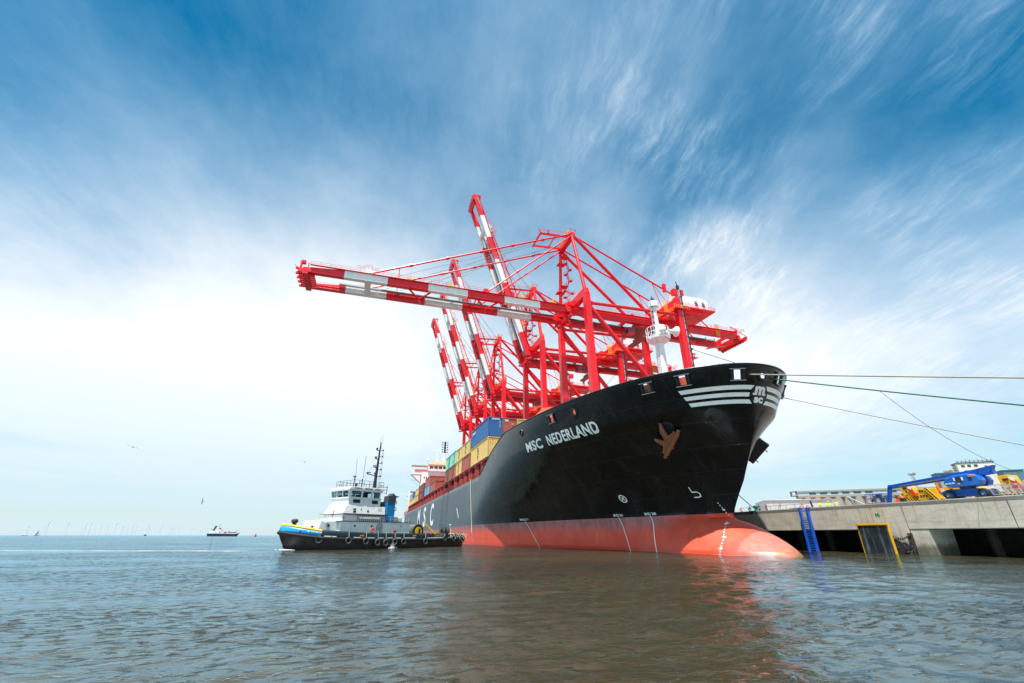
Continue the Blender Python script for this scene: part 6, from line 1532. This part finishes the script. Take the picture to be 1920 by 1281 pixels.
    m = MB(); m.bar((24.4, -1.5, 3.75), (26.7, -2.0, 2.0), .16, .2); m.build('crane_jib', mat('tug_yellow', (.85, .55, .01)), t)
    for x in (28.0, 28.9): m = MB(); m.torus((x, -2.6, 2.25), .62, .30, 24, 10, mtx=Matrix.Rotation(rad(65), 3, 'Z')); m.build('upright_tyre', RUBBER, t, smooth=True)
    m = MB(); railing(m, [(24.6, -4.2, 1.25), (26.9, -4.15, 1.3)], h=.8, step=.3, r=.03); m.build('yellow_rail', mat('rail_green', (.25, .32, .10), .5), t)
    m = MB(); m.bar((31.6, -1.0, 1.5), (31.3, -1.0, 3.5), .12, .12); m.lathe((31.3, -1, 3.5), [(0, 0), (.22, 0), (.22, .14), (0, .14)], 10); m.build('stern_light', WHITE, t)
    m = MB(); m.box((19.0, -1, 1.7), (.1, .1, .1)); m.build('cleat', DARK, t)
    return t
build_tug()
def seated(x, y, z, label):
    pass
# helmsman in the wheelhouse
ax = Vector((0.81691, 0.57677, 0)); nn = Vector((0.57677, -0.81691, 0)); o0 = Vector((-9.14, 65.10, 0))-nn*3.5
pp = o0+ax*11.5+nn*.9; person(pp.x, pp.y, 5.95, rad(60), 'dark silhouetted helmsman inside the tug wheelhouse', NAVY, DARK, arm=1.0)
# wash from the tug cooling water
fo = bpy.data.materials.new('white_water'); fo.use_nodes = True; fo.node_tree.nodes['Principled BSDF'].inputs['Base Color'].default_value = (.75, .76, .75, 1); fo.node_tree.nodes['Principled BSDF'].inputs['Roughness'].default_value = .5
m = MB(); rr = random.Random(5); c = o0+ax*15.4+nn*4.9
for k in range(120):
    a = rr.random(); r = .06*(1.2-a); p = c+ax*rr.gauss(0, .12+.2*(1-a))+nn*rr.gauss(.1, .15)+Vector((0, 0, .05+.75*a*a)); m.lathe(p, [(0, -r), (r, 0), (0, r)], 5)
tag(m.build('discharge_spray', fo), 'small white jet of water spraying beside the middle of the tug hull', 'water spray', kind='stuff')
m = MB()
for k in range(300):
    u = rr.uniform(-.8, 3.0) if k % 3 else rr.uniform(-1, 0); s = rr.choice((-1, 1)) if u > 0 else 1
    p = o0+ax*(1.6+u)+nn*(s*(u*.62+.2) if u > 0 else rr.gauss(1.5-u*.05, .7))+Vector((0, 0, .05+.05*rr.random())); r = rr.uniform(.02, .07)
    m.lathe(p, [(0, -r*.4), (r*1.8, 0), (0, r*.7)], 6)
tag(m.build('bow_wash', fo), 'broken white foam where the tug bow meets the water', 'foam', kind='stuff')

# ------------------------------------------------------------------ far vessels, buoy, yacht, wind farm, gulls
def far_ship():
    t = thing('work_ship', 'small dark hulled work ship with raked black funnel far off on the horizon', 'ship', (-227, 905, 0), rad(4))
    N_ = mat('far_navy', (.02, .028, .05), .5)
    m = MB(); m.add([(-21, -4, -1), (19, -4, -1), (21, 0, -1), (19, 4, -1), (-21, 4, -1), (-22.5, -4.5, 4.4), (20, -4.5, 3.9), (24.5, 0, 5.6), (20, 4.5, 3.9), (-22.5, 4.5, 4.4)], [(0, 1, 6, 5), (1, 2, 7, 6), (2, 3, 8, 7), (3, 4, 9, 8), (4, 0, 5, 9), (5, 6, 7, 8, 9)]); m.build('hull', N_, t)
    m = MB(); m.box((-14.5, 0, 6.4), (9, 7, 4.2)); m.box((-8.2, 0, 7.0), (6, 7, 5.0)); m.box((-4.8, 0, 9.2), (4, 6, 3)); m.box((-17.5, 0, 5.2), (4, 8, 2)); m.build('superstructure', mat('far_white', (.75, .78, .8), .5), t)
    m = MB(); m.bar((-15, 0, 8), (-12, 0, 16.2), 2.4, 2.6); m.build('funnel', mat('far_funnel', (.03, .06, .06), .5), t)
    m = MB(); m.sphere((-5.2, -2, 11.8), 1.5); m.sphere((-17.5, -3, 11.2), .8); m.box((3, 0, 5.8), (3.5, 3, 2.0)); m.build('red_gear', mat('far_red', (.45, .02, .02), .5), t)
    m = MB(); m.bar((-7.4, 0, 9), (-6.9, 0, 19), .4, .4); m.bar((-2, 0, 8), (-1.2, 0, 12.5), .3, .3); m.bar((2, 0, 5), (8, 0, 8.0), .5, .5); m.bar((9, 0, 5), (9, 0, 8.4), .6, .6); m.bar((16, 0, 5), (20, 0, 9.5), .3, .3); m.box((14, 0, 6), (12, 6, 1.2)); m.build('deck_gear', mat('far_maroon', (.20, .06, .08), .6), t)
far_ship()
t = thing('channel_buoy', 'small red buoy on the water to the right of the far work ship', 'buoy', (-128, 655, 0))
m = MB(); m.lathe((0, 0, -.4), [(0, 0), (1.2, .2), (1.25, 1.0), (1.0, 1.3), (.9, 3.0), (.6, 3.6), (0, 3.7)], 14); m.build('float', mat('buoy_red', (.42, .02, .03), .5), t, smooth=True); m = MB(); m.lathe((0, 0, -.3), [(1.27, .3), (1.27, .7)], 14); m.build('band', DARK, t)
t = thing('sailing_yacht', 'tiny yacht with blue sails far off at the left horizon', 'yacht', (-1205, 2290, 0), rad(20)); SB = mat('sail_blue', (.03, .20, .36), .7)
m = MB(); m.add([(-7, -1.6, 1.6), (5, -1.6, 1.6), (8, 0, 1.8), (5, 1.6, 1.6), (-7, 1.6, 1.6), (-6, -1, -.5), (5, -1, -.5), (5, 1, -.5), (-6, 1, -.5)], [(0, 1, 2, 3, 4), (0, 5, 6, 1), (1, 6, 2), (2, 7, 3), (2, 6, 7), (3, 7, 8, 4), (4, 8, 5, 0)]); m.build('hull', mat('far_navy', (.02, .028, .05)), t)
m = MB(); m.tube((.5, 0, 1), (.5, 0, 19), .12, 5); m.build('mast', DARK, t)
m = MB(); m.prism([(.3, 2.5), (-6, 2.8), (-2.5, 10), (.2, 18.6)], -.06, .06, axis='Y'); m.prism([(.8, 17), (1.5, 8), (6.5, 2.5), (3, 9)], -.06, .06, axis='Y'); m.build('sail', SB, t)
for (x, y, lab, w) in ((-1265, 2330, 'pale low motorboat at the far left horizon beside the blue sailed yacht', 9), (-640, 1720, 'tiny dark boat under the wind turbines on the left horizon', 4)):
    t = thing('motorboat', lab, 'boat', (x, y, 0)); m = MB(); m.add([(-w, -1.5, 1.6), (w*.6, -1.5, 1.6), (w, 0, 2), (w*.6, 1.5, 1.6), (-w, 1.5, 1.6), (-w*.9, 0, -.5), (w*.8, 0, -.5)], [(0, 1, 2, 3, 4), (0, 5, 6, 1), (1, 6, 2), (2, 6, 3), (3, 6, 5, 4), (4, 5, 0)])
    m.build('hull', SB if w == 9 else DARK, t); m = MB(); m.prism([(-w*.5, 1.6), (w*.3, 1.6), (0, 4.4), (-w*.4, 4.4)], -1.2, 1.2, axis='Y'); m.build('cabin', mat('far_white', (.75, .78, .8)) if w == 9 else DARK, t)
# wind turbines: (pixel column, height in pixels) turned into distances with real 90 m towers
TM = mat('turbine_far', (.60, .72, .78), .6)
def make_turbine():
    t = thing('wind_turbine', 'wind turbine standing in the far off farm along the left horizon', 'wind turbine', (0, 0, 0), 0, 'wind turbines along the horizon')
    m = MB(); m.tube((0, 0, 0), (0, 0, 84), 2.3, 8, r2=1.5); m.build('tower', TM, t)
    m = MB(); m.box((0, 0, 85), (5, 9, 5)); m.sphere((0, -6, 85), 2.6, 8); m.build('nacelle', TM, t)
    for k in range(3):
        a = rad(20+120*k); m = MB(); m.bar((0, -6.5, 85), (44*math.sin(a), -6.5, 85+44*math.cos(a)), 2.0, 1.0, w2=.5, h2=.4, up=(0, 1, 0)); m.build('blade', TM, t)
    return t
tb = make_turbine(); first = True; rr = random.Random(11)
turb = [(83, 10.3), (121, 10), (155, 9.8), (164, 10.5), (185, 8), (197, 9), (212, 10.8), (226, 8.5), (236, 6), (245, 9.5), (252, 9), (258, 5), (273, 9.5), (276, 7.5), (297, 6.5), (299, 10.5), (316, 8), (320, 7.5), (326, 9), (333, 7), (340, 7.5), (357, 6.5), (374, 6), (150, 6), (265, 5.5), (308, 5), (48, 7)]
turb.sort()
ORD = 'first second third fourth fifth sixth seventh eighth ninth tenth eleventh twelfth thirteenth fourteenth fifteenth sixteenth seventeenth eighteenth nineteenth twentieth'.split()
ORD += ['twenty-'+w for w in ORD[:9]]
for it, (px, hp) in enumerate(turb):
    d = pixdir(px, 1003.7); d = Vector((d.x, d.y, 0)).normalized(); dist = 86*0.93*805/hp/math.sqrt(1+((px-960)/805)**2*.83)*.93*1.15
    o = tb if first else copy_tree(tb); first = False
    o['label'] = 'pale wind turbine, %s from the left in the far row on the horizon' % ORD[it]
    o.location = d*min(dist, 22000); o.rotation_euler = (0, 0, rr.uniform(-.5, .2)); 
    for i, ch in enumerate(sorted(o.children, key=lambda c: c.name)):
        pass
def gull(loc, yaw, roll, label, sz=1.0):
    t = thing('gull', label, 'gull', loc, yaw); t.scale = (sz,)*3; t.rotation_euler = (0, roll, yaw)
    G = mat('gull_grey', (.45, .47, .49), .7); m = MB()
    m.lathe((0, 0, 0), [(0, -.28), (.05, -.2), (.085, -.02), (.06, .16), (.045, .22), (.05, .27), (.02, .33), (0, .37)], 10, axis='Y')
    m.add([(-.06, -.26, .01), (.06, -.26, .01), (.08, -.42, .01), (-.08, -.42, .01), (0, -.3, .03)], [(0, 1, 4), (1, 2, 4), (2, 3, 4), (3, 0, 4)])
    for s in (-1, 1):
        m.add([(s*.05, .10, .03), (s*.05, -.10, .02), (s*.40, -.02, .12), (s*.38, .16, .13), (s*.80, -.10, .05), (s*.72, .02, .06), (s*.22, .0, .085)], [(0, 1, 6), (1, 2, 6), (2, 3, 6), (3, 0, 6), (3, 2, 4), (3, 4, 5)])
    m.build('body', G, t, solid=.01)
gull((-26.2, 60, 10.9), rad(30), rad(14), 'gull gliding over the open water at the far left', .8)
gull((-8.1, 60, 10.1), rad(5), 0, 'gull with wings spread level above the bow of the tug', .8)
gull((-17.9, 60, 5.3), rad(100), rad(60), 'gull banking steeply low over the water left of the tug', .55)
gull((9.6, 60, 35.0), rad(40), rad(10), 'gull flying high just below the striped crane boom', .7)
